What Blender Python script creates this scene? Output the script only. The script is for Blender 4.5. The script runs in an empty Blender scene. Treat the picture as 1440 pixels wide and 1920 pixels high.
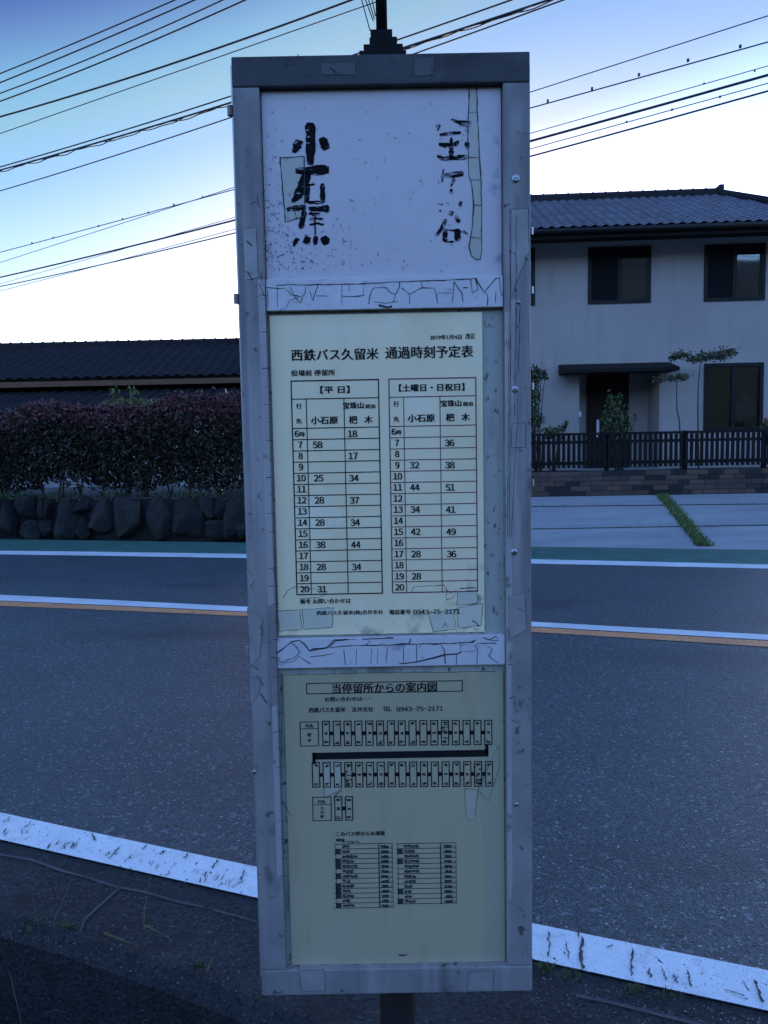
import bpy, bmesh, math, random
import numpy as np
from mathutils import Vector, Matrix
SC = bpy.context.scene
COL = SC.collection
R = math.radians

# ------------------------------------------------------------------ camera
F, PITCH, ROLL, CAMH = 1442.0, R(4.7), R(-1.05), 1.5
fv = np.array([0, math.cos(PITCH), -math.sin(PITCH)])
u0 = np.array([0, math.sin(PITCH), math.cos(PITCH)]); r0 = np.array([1.0, 0, 0])
rv = math.cos(ROLL) * r0 + math.sin(ROLL) * u0
uv_ = -math.sin(ROLL) * r0 + math.cos(ROLL) * u0
CAM = np.array([0, 0, CAMH])
cd = bpy.data.cameras.new('camera'); cam = bpy.data.objects.new('camera', cd); COL.objects.link(cam)
cd.sensor_fit = 'VERTICAL'; cd.sensor_height = 36; cd.sensor_width = 27
cd.lens = 36 * F / 1920; cd.clip_start = 0.02; cd.clip_end = 3000
M = Matrix.Identity(4)
for i in range(3):
    M[i][0] = rv[i]; M[i][1] = uv_[i]; M[i][2] = -fv[i]; M[i][3] = CAM[i]
cam.matrix_world = M
SC.camera = cam

# ------------------------------------------------------------------ sky, sun, exposure
SUN_EL, SUN_AZ = R(2.6), R(5)          # dusk: the sun is down behind the houses
SKY_STRENGTH, SUN_STRENGTH = 0.15, 0.3
w = bpy.data.worlds.new('World'); SC.world = w; w.use_nodes = True
nt = w.node_tree; nt.nodes.clear()
out = nt.nodes.new('ShaderNodeOutputWorld'); bg = nt.nodes.new('ShaderNodeBackground')
sky = nt.nodes.new('ShaderNodeTexSky'); sky.sky_type = 'NISHITA'; sky.sun_disc = False
sky.sun_elevation = SUN_EL; sky.sun_rotation = SUN_AZ
sky.air_density = 1.0; sky.dust_density = 0.6; sky.ozone_density = 3.0
mul = nt.nodes.new('ShaderNodeMix'); mul.data_type = 'RGBA'; mul.blend_type = 'MULTIPLY'
mul.inputs[0].default_value = 1.0; mul.inputs[7].default_value = (1.24, 1.02, 1.20, 1)
nt.links.new(sky.outputs[0], mul.inputs[6]); # the sky deepens upwards and to the left over the houses: a colour ramp on direction
tcw = nt.nodes.new('ShaderNodeTexCoord'); sxw = nt.nodes.new('ShaderNodeSeparateXYZ'); nt.links.new(tcw.outputs['Generated'], sxw.inputs[0])
mq = nt.nodes.new('ShaderNodeMath'); mq.operation = 'MULTIPLY_ADD'; mq.inputs[1].default_value = -0.28; nt.links.new(sxw.outputs[0], mq.inputs[0]); nt.links.new(sxw.outputs[2], mq.inputs[2])
rpw = nt.nodes.new('ShaderNodeValToRGB'); cr = rpw.color_ramp
cr.elements[0].position = 0.18; cr.elements[0].color = (1, 1, 1, 1)
cr.elements[1].position = 1.0; cr.elements[1].color = (0.40, 0.46, 0.52, 1)
for p_, c_ in ((0.24, (0.72, 0.76, 0.72)), (0.317, (0.43, 0.44, 0.385)), (0.409, (0.31, 0.375, 0.335)), (0.46, (0.31, 0.385, 0.27)), (0.498, (0.265, 0.36, 0.28)), (0.57, (0.112, 0.120, 0.195)), (0.66, (0.08, 0.10, 0.15)), (0.82, (0.20, 0.24, 0.30))):
    e_ = cr.elements.new(p_); e_.color = (*c_, 1)
nt.links.new(mq.outputs[0], rpw.inputs[0])
fr_w = nt.nodes.new('ShaderNodeMapRange'); fr_w.interpolation_type = 'SMOOTHSTEP'; fr_w.inputs[1].default_value = 0.0; fr_w.inputs[2].default_value = 0.5; nt.links.new(sxw.outputs[1], fr_w.inputs[0])
mul2 = nt.nodes.new('ShaderNodeMix'); mul2.data_type = 'RGBA'; mul2.blend_type = 'MULTIPLY'
nt.links.new(fr_w.outputs[0], mul2.inputs[0]); nt.links.new(mul.outputs[2], mul2.inputs[6]); nt.links.new(rpw.outputs[0], mul2.inputs[7])
nt.links.new(mul2.outputs[2], bg.inputs[0])
bg.inputs[1].default_value = SKY_STRENGTH
nt.links.new(bg.outputs[0], out.inputs[0])
sl = bpy.data.lights.new('sun', 'SUN'); sl.energy = SUN_STRENGTH; sl.angle = R(0.5); sl.color = (1, 0.9, 0.78)
so = bpy.data.objects.new('sun', sl); COL.objects.link(so)
sd = Vector((math.sin(SUN_AZ) * math.cos(SUN_EL), math.cos(SUN_AZ) * math.cos(SUN_EL), math.sin(SUN_EL)))
so.rotation_euler = sd.to_track_quat('Z', 'Y').to_euler(); so.location = (0, 60, 30)
vs = SC.view_settings; vs.view_transform = 'Standard'; vs.look = 'None'; vs.gamma = 1; vs.exposure = 3.30

# ------------------------------------------------------------------ helpers
def ray(x, y): return fv + (x - 720) / F * rv - (y - 960) / F * uv_
def onY(x, y, Y): d = ray(x, y); return CAM + d * Y / d[1]
def onZ(x, y, Z): d = ray(x, y); return CAM + d * (Z - CAMH) / d[2]
def onP(x, y, p, n):
    d = ray(x, y); p = np.asarray(p); n = np.asarray(n); return CAM + d * (np.dot(p - CAM, n) / np.dot(d, n))

class MB:
    def __init__(s): s.v = []; s.f = []
    def add(s, vs, fs):
        b = len(s.v); s.v += [tuple(map(float, q)) for q in vs]; s.f += [tuple(b + i for i in q) for q in fs]; return s
    def box(s, x0, x1, y0, y1, z0, z1, T=None):
        vs = [(x, y, z) for z in (z0, z1) for y in (y0, y1) for x in (x0, x1)]
        if T: vs = [T(*q) for q in vs]
        return s.add(vs, [(0, 2, 3, 1), (4, 5, 7, 6), (0, 1, 5, 4), (2, 6, 7, 3), (0, 4, 6, 2), (1, 3, 7, 5)])
    def poly(s, pts): return s.add(pts, [tuple(range(len(pts)))])
    def tube(s, pts, r, n=8, cap=True):
        pts = [np.asarray(p, float) for p in pts]; k = len(pts)
        rr = r if hasattr(r, '__len__') else [r] * k
        vs, fs = [], []
        ref = np.array([0.013, 0.021, 1.0])
        for i in range(k):
            t = pts[min(i + 1, k - 1)] - pts[max(i - 1, 0)]; t = t / (np.linalg.norm(t) + 1e-12)
            a = np.cross(t, ref)
            if np.linalg.norm(a) < 0.1: a = np.cross(t, np.array([1.0, 0, 0]))
            a /= np.linalg.norm(a); b = np.cross(t, a)
            for j in range(n):
                q = 2 * math.pi * j / n; vs.append(pts[i] + rr[i] * (math.cos(q) * a + math.sin(q) * b))
        for i in range(k - 1):
            for j in range(n):
                j2 = (j + 1) % n; fs.append((i * n + j, i * n + j2, (i + 1) * n + j2, (i + 1) * n + j))
        if cap: fs.append(tuple(range(n))); fs.append(tuple(range((k - 1) * n, k * n))[::-1])
        return s.add(vs, fs)
    def prism(s, pts2, y0, y1):     # outline in XZ, thickness in Y
        n = len(pts2)
        vs = [(x, y0, z) for x, z in pts2] + [(x, y1, z) for x, z in pts2]
        fs = [tuple(range(n)), tuple(range(n, 2 * n))[::-1]] + [(i, n + i, n + (i + 1) % n, (i + 1) % n) for i in range(n)]
        return s.add(vs, fs)

def link_mesh(name, v, f, mat, parent=None, smooth=False, bevel=0, loc=None, fix=True):
    me = bpy.data.meshes.new(name); me.from_pydata(v, [], f); me.update()
    if bevel or fix:
        bm = bmesh.new(); bm.from_mesh(me)
        if fix: bmesh.ops.recalc_face_normals(bm, faces=bm.faces)
        if bevel: bmesh.ops.bevel(bm, geom=bm.edges[:], offset=bevel, segments=2, affect='EDGES', profile=0.6)
        bm.to_mesh(me); bm.free()
    if smooth: me.polygons.foreach_set('use_smooth', [True] * len(me.polygons))
    if mat: me.materials.append(mat)
    o = bpy.data.objects.new(name, me); COL.objects.link(o)
    if parent is not None:
        o.parent = parent
        if parent.parent is None and parent.type == 'EMPTY':
            o.matrix_parent_inverse = Matrix.Translation(-Vector(parent.location))
        elif parent.parent is None and parent.get('base') is not None:
            o.matrix_parent_inverse = Matrix.Translation(-Vector(parent.location))
    elif loc is not None:
        L = Vector(loc); me.transform(Matrix.Translation(-L)); o.location = L; o['base'] = 1
    return o
def build(mb, name, mat, parent=None, **k): return link_mesh(name, mb.v, mb.f, mat, parent, **k)
def empty(name, loc, label, cat, group=None):
    o = bpy.data.objects.new(name, None); COL.objects.link(o); o.location = loc; o.empty_display_size = 0.1
    o['label'] = label; o['category'] = cat
    if group: o['group'] = group
    return o
def tag(o, label, cat, group=None):
    o['label'] = label; o['category'] = cat
    if group: o['group'] = group
    return o
def structure(o, label=None):
    o['kind'] = 'structure'
    if label: o['label'] = label
    return o

# ------------------------------------------------------------------ materials
def material(name, col, rough=0.7, col2=None, scale=5, detail=6, lo=0.35, hi=0.65, bump=0, bscale=None, metal=0, spec=0.5, stretch=(1, 1, 1), bdist=0.01):
    m = bpy.data.materials.new(name); m.use_nodes = True; t = m.node_tree; b = t.nodes['Principled BSDF']
    b.inputs['Roughness'].default_value = rough; b.inputs['Metallic'].default_value = metal
    b.inputs['Specular IOR Level'].default_value = spec
    b.inputs['Base Color'].default_value = (*col, 1)
    tc = t.nodes.new('ShaderNodeTexCoord'); mp = t.nodes.new('ShaderNodeMapping'); mp.inputs['Scale'].default_value = stretch
    t.links.new(tc.outputs['Object'], mp.inputs[0])
    last = None
    if col2:
        n = t.nodes.new('ShaderNodeTexNoise'); n.inputs['Scale'].default_value = scale; n.inputs['Detail'].default_value = detail
        t.links.new(mp.outputs[0], n.inputs['Vector'])
        r = t.nodes.new('ShaderNodeValToRGB'); r.color_ramp.elements[0].position = lo; r.color_ramp.elements[1].position = hi
        r.color_ramp.elements[0].color = (*col, 1); r.color_ramp.elements[1].color = (*col2, 1)
        t.links.new(n.outputs['Fac'], r.inputs[0]); t.links.new(r.outputs[0], b.inputs['Base Color']); last = r.outputs[0]
    if bump:
        n2 = t.nodes.new('ShaderNodeTexNoise'); n2.inputs['Scale'].default_value = bscale or scale * 4; n2.inputs['Detail'].default_value = 5
        t.links.new(mp.outputs[0], n2.inputs['Vector'])
        bp = t.nodes.new('ShaderNodeBump'); bp.inputs['Strength'].default_value = bump; bp.inputs['Distance'].default_value = bdist
        t.links.new(n2.outputs['Fac'], bp.inputs['Height']); t.links.new(bp.outputs[0], b.inputs['Normal'])
    m['last'] = 0
    return m
def tree_of(m): return m.node_tree, m.node_tree.nodes['Principled BSDF']
def base_socket(t, b):
    return b.inputs['Base Color'].links[0].from_socket if b.inputs['Base Color'].links else None
def layer(m, col, kind='noise', scale=50, lo=0.6, hi=0.65, detail=3, stretch=(1, 1, 1), mask=None, amount=1.0):
    """lay a second colour over the base where a texture passes a threshold; mask=(axis, at0, at1) limits it along one axis"""
    t, b = tree_of(m); src = base_socket(t, b)
    tc = t.nodes.new('ShaderNodeTexCoord'); mp = t.nodes.new('ShaderNodeMapping'); mp.inputs['Scale'].default_value = stretch
    t.links.new(tc.outputs['Object'], mp.inputs[0])
    if kind == 'noise':
        n = t.nodes.new('ShaderNodeTexNoise'); n.inputs['Scale'].default_value = scale; n.inputs['Detail'].default_value = detail; o = n.outputs['Fac']
    elif kind == 'crack':
        n = t.nodes.new('ShaderNodeTexVoronoi'); n.feature = 'DISTANCE_TO_EDGE'; n.inputs['Scale'].default_value = scale; o = n.outputs['Distance']
    else:
        n = t.nodes.new('ShaderNodeTexVoronoi'); n.inputs['Scale'].default_value = scale; sc_ = t.nodes.new('ShaderNodeSeparateColor'); t.links.new(n.outputs['Color'], sc_.inputs[0]); o = sc_.outputs[0]
    t.links.new(mp.outputs[0], n.inputs['Vector'])
    mr = t.nodes.new('ShaderNodeMapRange'); mr.inputs[1].default_value = lo; mr.inputs[2].default_value = hi
    mr.inputs[4].default_value = amount
    t.links.new(o, mr.inputs[0]); fac = mr.outputs[0]
    for mk in (mask or []):
        sx = t.nodes.new('ShaderNodeSeparateXYZ'); t.links.new(tc.outputs['Object'], sx.inputs[0])
        m2 = t.nodes.new('ShaderNodeMapRange'); m2.inputs[1].default_value = mk[1]; m2.inputs[2].default_value = mk[2]
        t.links.new(sx.outputs[mk[0]], m2.inputs[0])
        mm = t.nodes.new('ShaderNodeMath'); mm.operation = 'MULTIPLY'; t.links.new(fac, mm.inputs[0]); t.links.new(m2.outputs[0], mm.inputs[1]); fac = mm.outputs[0]
    mx = t.nodes.new('ShaderNodeMix'); mx.data_type = 'RGBA'
    if src: t.links.new(src, mx.inputs[6])
    else: mx.inputs[6].default_value = b.inputs['Base Color'].default_value
    mx.inputs[7].default_value = (*col, 1)
    t.links.new(fac, mx.inputs[0]); t.links.new(mx.outputs[2], b.inputs['Base Color'])
    return m
def leaf_mat(name, c1, c2, c3=None, rough=0.5):
    m = bpy.data.materials.new(name); m.use_nodes = True; t, b = tree_of(m)
    g = t.nodes.new('ShaderNodeNewGeometry'); r = t.nodes.new('ShaderNodeValToRGB')
    r.color_ramp.elements[0].color = (*c1, 1); r.color_ramp.elements[1].color = (*c2, 1)
    if c3: e = r.color_ramp.elements.new(0.9); e.color = (*c2, 1); r.color_ramp.elements[2].color = (*c3, 1)
    t.links.new(g.outputs['Random Per Island'], r.inputs[0]); t.links.new(r.outputs[0], b.inputs['Base Color'])
    b.inputs['Roughness'].default_value = rough
    return m

ASPHALT = material('asphalt', (0.038, 0.058, 0.068), 0.5, (0.064, 0.092, 0.106), 1.3, 8, 0.3, 0.7, bump=1.0, bscale=110, bdist=0.008)
layer(ASPHALT, (0.074, 0.104, 0.118), 'noise', 0.55, 0.46, 0.66, 5, stretch=(0.22, 1.5, 1), amount=0.55)
layer(ASPHALT, (0.010, 0.014, 0.018), 'noise', 28, 0.52, 0.72, 5, amount=0.7)
layer(ASPHALT, (0.100, 0.125, 0.140), 'noise', 34, 0.55, 0.72, 4, amount=0.7)
layer(ASPHALT, (0.010, 0.015, 0.020), 'noise', 62, 0.50, 0.36, 3, amount=0.85)
layer(ASPHALT, (0.14, 0.165, 0.185), 'noise', 70, 0.60, 0.72, 3, amount=0.8)
layer(ASPHALT, (0.006, 0.007, 0.009), 'noise', 90, 0.42, 0.30, 3, amount=0.9)
layer(ASPHALT, (0.075, 0.077, 0.082), 'noise', 110, 0.56, 0.68, 2)
layer(ASPHALT, (0.010, 0.011, 0.013), 'noise', 45, 0.56, 0.70, 4, amount=0.7)
layer(ASPHALT, (0.085, 0.086, 0.09), 'cell', 260, 0.80, 1.0)
layer(ASPHALT, (0.19, 0.20, 0.22), 'cell', 170, 0.93, 0.97)
layer(ASPHALT, (0.40, 0.41, 0.43), 'cell', 130, 0.985, 0.995)
layer(ASPHALT, (0.16, 0.17, 0.19), 'cell', 60, 0.965, 0.98)
layer(ASPHALT, (0.022, 0.023, 0.026), 'noise', 0.9, 0.55, 0.7, 4, stretch=(0.35, 1.2, 1), amount=0.5)
SHOULDER = material('shoulder_asphalt', (0.013, 0.014, 0.016), 0.85, (0.028, 0.029, 0.032), 4, 8, 0.35, 0.65, bump=1.0, bscale=90, bdist=0.012)
layer(SHOULDER, (0.05, 0.05, 0.055), 'cell', 240, 0.8, 1.0)
layer(SHOULDER, (0.12, 0.12, 0.125), 'cell', 200, 0.975, 1.0)
layer(SHOULDER, (0.005, 0.005, 0.006), 'noise', 60, 0.48, 0.34, 3)
layer(SHOULDER, (0.06, 0.06, 0.065), 'noise', 75, 0.58, 0.70, 3, amount=0.7)
layer(SHOULDER, (0.012, 0.013, 0.013), 'noise', 7, 0.58, 0.7, 5)
PAINT = material('road_paint', (0.80, 0.80, 0.80), 0.6, (0.88, 0.88, 0.88), 6, 8, 0.3, 0.7, bump=0.3, bscale=120, bdist=0.003)
layer(PAINT, (0.10, 0.10, 0.11), 'noise', 60, 0.665, 0.70, 6, stretch=(1, 0.55, 1))
layer(PAINT, (0.48, 0.48, 0.48), 'noise', 14, 0.56, 0.75, 6, amount=0.55)
layer(PAINT, (0.30, 0.30, 0.31), 'noise', 180, 0.60, 0.66, 3, amount=0.7)
CRACK = material('crack', (0.07, 0.07, 0.075), 0.9)
PAINT_FAR = material('road_paint_far', (0.74, 0.75, 0.76), 0.6, (0.60, 0.61, 0.62), 2, 6)
ORANGE = material('orange_paint', (0.74, 0.30, 0.12), 0.65, (0.58, 0.24, 0.11), 3, 8, 0.4, 0.75)
layer(ORANGE, (0.06, 0.06, 0.06), 'noise', 30, 0.62, 0.68, 5)
GREENP = material('green_road_paint', (0.045, 0.15, 0.115), 0.7, (0.04, 0.10, 0.085), 3, 8, 0.35, 0.7, bump=0.4, bscale=120, bdist=0.004)
layer(GREENP, (0.05, 0.055, 0.06), 'noise', 5, 0.58, 0.72, 6, amount=0.7)
CONC = material('pale_concrete', (0.33, 0.335, 0.34), 0.75, (0.24, 0.245, 0.255), 1.1, 9, 0.35, 0.7, bump=0.3, bscale=40, bdist=0.004, stretch=(0.5, 1.5, 1))
layer(CONC, (0.17, 0.175, 0.17), 'noise', 6, 0.6, 0.75, 7, stretch=(0.4, 1.5, 1), amount=0.7)
SLAB = material('gutter_concrete', (0.10, 0.10, 0.105), 0.85, (0.055, 0.056, 0.058), 8, 8, bump=0.6, bscale=60)
SOIL = material('dark_soil', (0.004, 0.004, 0.004), 0.95, (0.010, 0.009, 0.008), 9, 8, bump=1.0, bscale=30, bdist=0.03)
YARD = material('yard_gravel', (0.15, 0.14, 0.13), 0.95, (0.09, 0.085, 0.08), 6, 8, bump=0.6, bscale=50)
FIELD = material('field', (0.05, 0.06, 0.03), 0.95, (0.08, 0.075, 0.05), 0.2, 8)
HILL = material('wooded_hill', (0.022, 0.032, 0.02), 0.95, (0.045, 0.055, 0.032), 0.08, 8)
GRASS = leaf_mat('grass_blades', (0.05, 0.10, 0.02), (0.12, 0.17, 0.04), (0.20, 0.20, 0.07))
MOSS = leaf_mat('moss', (0.035, 0.06, 0.015), (0.09, 0.12, 0.03))

# ------------------------------------------------------------------ ground lines (read on the ground plane)
XS = [0, 240, 458, 720, 995, 1210, 1440]
def gline(pts, z=0.0, ext=45):
    """pixel polyline on the ground -> smooth world polyline with straight ends far beyond the picture"""
    P = [onZ(x, y, z) for x, y in pts]
    xs = np.array([p[0] for p in P]); ys = np.array([p[1] for p in P])
    c = np.polyfit(xs, ys, 2 if len(pts) > 2 else 1)
    a, b = xs.min(), xs.max(); X = np.linspace(a, b, 25)
    d = np.polyder(c)
    L = [(x, float(np.polyval(c, x)), z) for x in X]
    s0, s1 = np.polyval(d, a), np.polyval(d, b)
    L = [(a - ext * f, float(np.polyval(c, a) - s0 * ext * f), z) for f in (1, 0.4, 0.12, 0.03)] + L + [(b + ext * f, float(np.polyval(c, b) + s1 * ext * f), z) for f in (0.03, 0.12, 0.4, 1)]
    return np.array(L)
def strip(mb, A, B, z):
    n = len(A); vs = [(x, y, z) for x, y, _ in A] + [(x, y, z) for x, y, _ in B]
    mb.add(vs, [(i, i + 1, n + i + 1, n + i) for i in range(n - 1)]); return mb
near_t = gline([(0, 1525), (240, 1576), (480, 1626), (1001, 1735), (1440, 1821)])
near_b = gline([(0, 1575), (240, 1631), (480, 1685), (1001, 1800), (1440, 1898)])
cw_t = gline([(0, 1116), (458, 1137), (995, 1168), (1440, 1190)]); cw_b = gline([(0, 1127), (458, 1146), (995, 1177), (1440, 1200)])
co_t = cw_b + np.array([0.0, -0.03, 0]); co_b = gline([(0, 1137), (458, 1155), (995, 1187), (1440, 1213)])
far_t = gline([(0, 1033), (458, 1039), (995, 1049), (1440, 1059)]); far_b = gline([(0, 1040), (458, 1047), (995, 1057), (1440, 1067)])
gr_t = gline([(0, 1012), (458, 1015), (995, 1029), (1440, 1030)])
seam = gline([(0, 1601), (210, 1650), (440, 1710), (1080, 1862), (1320, 1917)])
edgeA = gline([(0, 1716), (140, 1745), (300, 1818), (480, 1872)])
verge = np.array([(x, y - 0.75, 0) for x, y, _ in edgeA])

structure(build(MB().poly([(-900, -900, -0.9), (900, -900, -0.9), (900, 900, -0.9), (-900, 900, -0.9)]), 'ground', FIELD))
structure(build(strip(MB(), gr_t, near_b, 0.0), 'road', ASPHALT))
structure(build(strip(MB(), near_t, near_b, 0.004), 'road_edge_line', PAINT))
structure(build(strip(MB(), cw_t, cw_b, 0.004), 'road_centre_line', PAINT_FAR))
structure(build(strip(MB(), co_t, co_b, 0.004), 'road_centre_line_orange', ORANGE))
structure(build(strip(MB(), far_t, far_b, 0.0045), 'road_far_line', PAINT_FAR))
structure(build(strip(MB(), gr_t, far_t, 0.004), 'road_green_strip', GREENP))
# shoulder: sunken gutter strip, then broken slabs down to the ditch
sh = MB(); strip(sh, near_b, seam, -0.003)
structure(build(sh, 'road_shoulder', SHOULDER))
s2 = MB(); strip(s2, seam, edgeA, 0.006)
n_ = len(seam); s2.add([(x, y, 0.006) for x, y, _ in seam] + [(x, y, -0.05) for x, y, _ in seam], [(i, i + 1, n_ + i + 1, n_ + i) for i in range(n_ - 1)])
eA2 = np.array([(x + 0.02, y - 0.07, 0) for x, y, _ in edgeA])
s2.add([(x, y, 0.006) for x, y, _ in edgeA] + [(x, y, -0.03) for x, y, _ in eA2] + [(x, y, -0.75) for x, y, _ in eA2], [(i, i + 1, n_ + i + 1, n_ + i) for i in range(n_ - 1)] + [(n_ + i, n_ + i + 1, 2 * n_ + i + 1, 2 * n_ + i) for i in range(n_ - 1)])
structure(build(s2, 'pavement', SHOULDER))
dt = MB(); strip(dt, eA2, verge, -0.7)
structure(build(dt, 'ditch_ground', SOIL))
vg = MB(); far_near = np.array([(x, min(y - 14, -14), 0) for x, y, _ in verge]); strip(vg, verge, far_near, 0.0)
shade_bank = [(-0.35, 0.0), (-0.48, 0.35), (-0.62, 0.9), (-0.80, 1.45), (-1.05, 1.78), (-1.8, 2.0), (-4, 2.2), (-20, 2.4), (-60, 3.0)]  # unseen bank added behind the camera to shade the lower sign and foreground
bx_ = np.linspace(-16, 16, 65); gb_ = np.random.default_rng(3)
bv = [(x, y + (0.06 * math.sin(x * 2.3 + z * 3) if z > 0 else 0), z * (1 + 0.04 * math.sin(x * 1.7)) + (0.03 * gb_.normal() if 0 < z < 1.6 else -0.01)) for y, z in [(b_[0], b_[1] * 0.76) for b_ in shade_bank] for x in bx_]
structure(link_mesh('added_shade_bank', bv, [(j * 65 + i, j * 65 + i + 1, (j + 1) * 65 + i + 1, (j + 1) * 65 + i) for j in range(len(shade_bank) - 1) for i in range(64)], HILL, smooth=True))
vg.add([(x, y, 0) for x, y, _ in verge] + [(x, y, -0.8) for x, y, _ in verge], [(i, i + 1, n_ + i + 1, n_ + i) for i in range(n_ - 1)])
structure(build(vg, 'verge_ground', SOIL))
# seams and joints of the shoulder
def ground_stroke(mb, pts, wpx, z):
    P = [onZ(x, y, z) for x, y in pts]
    for i in range(len(P)):
        pass
    W = wpx if hasattr(wpx, '__len__') else [wpx] * len(P)
    L, Rr = [], []
    for i, p in enumerate(P):
        t = P[min(i + 1, len(P) - 1)] - P[max(i - 1, 0)]; t /= np.linalg.norm(t) + 1e-9
        nrm = np.array([-t[1], t[0], 0]); k = np.linalg.norm(p - CAM) / F * W[i] * 0.5
        L.append(p + nrm * k); Rr.append(p - nrm * k)
    n = len(P); mb.add(L + Rr, [(i, i + 1, n + i + 1, n + i) for i in range(n - 1)])
jm = MB()
for pts, wd in (([(0, 1602), (60, 1612), (115, 1632), (165, 1645), (222, 1664)], 5), ([(226, 1664), (270, 1672), (340, 1692), (382, 1700)], 5), ([(222, 1666), (190, 1695), (160, 1722), (150, 1748)], 5),
                ([(400, 1706), (440, 1716), (480, 1728)], 4), ([(1080, 1866), (1150, 1880), (1240, 1903), (1330, 1925)], 7)):
    ground_stroke(jm, pts, wd, 0.0105)
structure(build(jm, 'pavement_joint_line', SLAB))
# cracks in the white line
rng = random.Random(5)
ck = MB()
def crack(x, y, dx, dy, n, w0):
    pts = []; 
    for i in range(n + 1):
        pts.append((x + dx * i / n + rng.uniform(-2.6, 2.6), y + dy * i / n + rng.uniform(-1.5, 1.5)))
    ground_stroke(ck, pts, [w0 * 0.72 * (0.4 + 0.9 * rng.random()) if 0 < i < n else 0.6 for i in range(n + 1)], 0.0095)
for x, y, dx, dy, wd in ((1028, 1744, 2, 50, 5), (1060, 1762, 8, 36, 4), (1090, 1756, 2, 62, 9), (1187, 1777, -4, 54, 6), (1216, 1815, 4, 18, 6), (1240, 1812, 10, 26, 4), (1262, 1826, 8, 18, 5),
                         (1290, 1818, 6, 32, 6), (1415, 1838, 14, 42, 8), (1358, 1855, 40, 12, 4), (1080, 1715, 6, 44, 4), (1150, 1770, -12, 6, 4), (225, 1586, -22, 24, 6), (275, 1584, -8, 8, 5), (310, 1594, -10, 7, 6),
                         (352, 1600, -8, 10, 5), (410, 1612, -12, 16, 5), (460, 1630, -10, 22, 5), (170, 1562, 12, 14, 5), (20, 1530, -14, 12, 4), (60, 1540, -18, 12, 4)):
    crack(x, y, dx, dy, 9, wd * 0.8)
for i in range(46):
    x = rng.choice([rng.gauss(105, 45), rng.gauss(290, 60), rng.gauss(420, 25)]); x = max(5, min(474, x)); yc = 1551 + 0.222 * x + rng.gauss(0, 6)
    crack(x, yc, rng.uniform(-12, -2), rng.uniform(5, 13), 3, rng.uniform(1.5, 3.5))
structure(build(ck, 'road_paint_crack', CRACK))

# ------------------------------------------------------------------ foliage helpers
def leaves(c, rad, n, size, seed, shell=0.0, flat=1.0, droop=0):
    g = np.random.default_rng(seed)
    d = g.normal(size=(n, 3)); d /= np.linalg.norm(d, axis=1)[:, None]
    rr = (shell + (1 - shell) * g.random(n)) ** (1 / 2.2)
    p = np.asarray(c) + d * rr[:, None] * np.asarray(rad)
    return leaf_quads(p, size, g, flat)
def leaf_quads(p, size, g, flat=1.0):
    n = len(p)
    a = g.normal(size=(n, 3)); a[:, 2] *= flat; a /= np.linalg.norm(a, axis=1)[:, None]
    b = g.normal(size=(n, 3)); b[:, 2] *= flat; b -= (b * a).sum(1)[:, None] * a; b /= np.linalg.norm(b, axis=1)[:, None]
    s = size * (0.6 + 0.8 * g.random(n))[:, None]
    nn = np.cross(a, b) * s * 0.12
    v = np.stack([p - a * s, p - b * s * 0.42 + nn, p + a * s, p + b * s * 0.42 + nn], 1).reshape(-1, 3)
    f = np.arange(4 * n).reshape(n, 4)
    return v, f
def merge(parts):
    V, Fc, b = [], [], 0
    for v, f in parts: V.append(v); Fc.append(f + b); b += len(v)
    return np.concatenate(V), np.concatenate(Fc)
def leaf_obj(name, parts, mat, parent=None, loc=None):
    v, f = merge(parts); return link_mesh(name, v.tolist(), f.tolist(), mat, parent, loc=loc, fix=False)
def blades(p, h, seed, wid=0.006, lean=0.5):
    g = np.random.default_rng(seed); n = len(p); V = []
    ang = g.random(n) * 6.283; ln = h * (0.4 + 0.9 * g.random(n)); le = lean * g.random(n)
    dx = np.stack([np.cos(ang), np.sin(ang), 0 * ang], 1); sx = np.stack([-np.sin(ang), np.cos(ang), 0 * ang], 1) * wid
    up = np.array([0, 0, 1.0]); m = p + up * (ln * 0.6)[:, None] + dx * (ln * le * 0.35)[:, None]; t = p + up * ln[:, None] * (1 - 0.35 * le)[:, None] + dx * (ln * le)[:, None]
    v = np.stack([p - sx, p + sx, m + sx * 0.7, m - sx * 0.7, t], 1).reshape(-1, 3)
    f = []
    for i in range(n): f += [(5 * i, 5 * i + 1, 5 * i + 2, 5 * i + 3), (5 * i + 3, 5 * i + 2, 5 * i + 4)]
    return v.tolist(), f

# ------------------------------------------------------------------ BUS STOP SIGN
ALU = material('weathered_aluminium', (0.25, 0.22, 0.22), 0.5, (0.35, 0.31, 0.30), 14, 9, 0.3, 0.7, bump=0.25, bscale=60, bdist=0.0015, metal=0.2)
layer(ALU, (0.06, 0.058, 0.062), 'noise', 17, 0.60, 0.72, 9, stretch=(1.3, 1, 0.7), amount=0.85)
layer(ALU, (0.36, 0.34, 0.37), 'noise', 9, 0.58, 0.62, 6, amount=0.35)
layer(ALU, (0.42, 0.38, 0.38), 'noise', 6, 0.52, 0.64, 6, stretch=(9, 1, 0.25), amount=0.55)
layer(ALU, (0.10, 0.09, 0.095), 'noise', 5, 0.55, 0.68, 7, stretch=(7, 1, 0.3), amount=0.6)
layer(ALU, (0.05, 0.045, 0.05), 'noise', 60, 0.63, 0.68, 4, amount=0.8)
DARKM = material('dark_painted_steel', (0.004, 0.004, 0.005), 0.7, (0.008, 0.006, 0.006), 20, 6, spec=0.15, bump=0.2, bscale=60, bdist=0.001)
POSTM = material('brown_painted_post', (0.022, 0.020, 0.022), 0.42, (0.05, 0.04, 0.038), 10, 6, stretch=(4, 4, 0.4))
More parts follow.
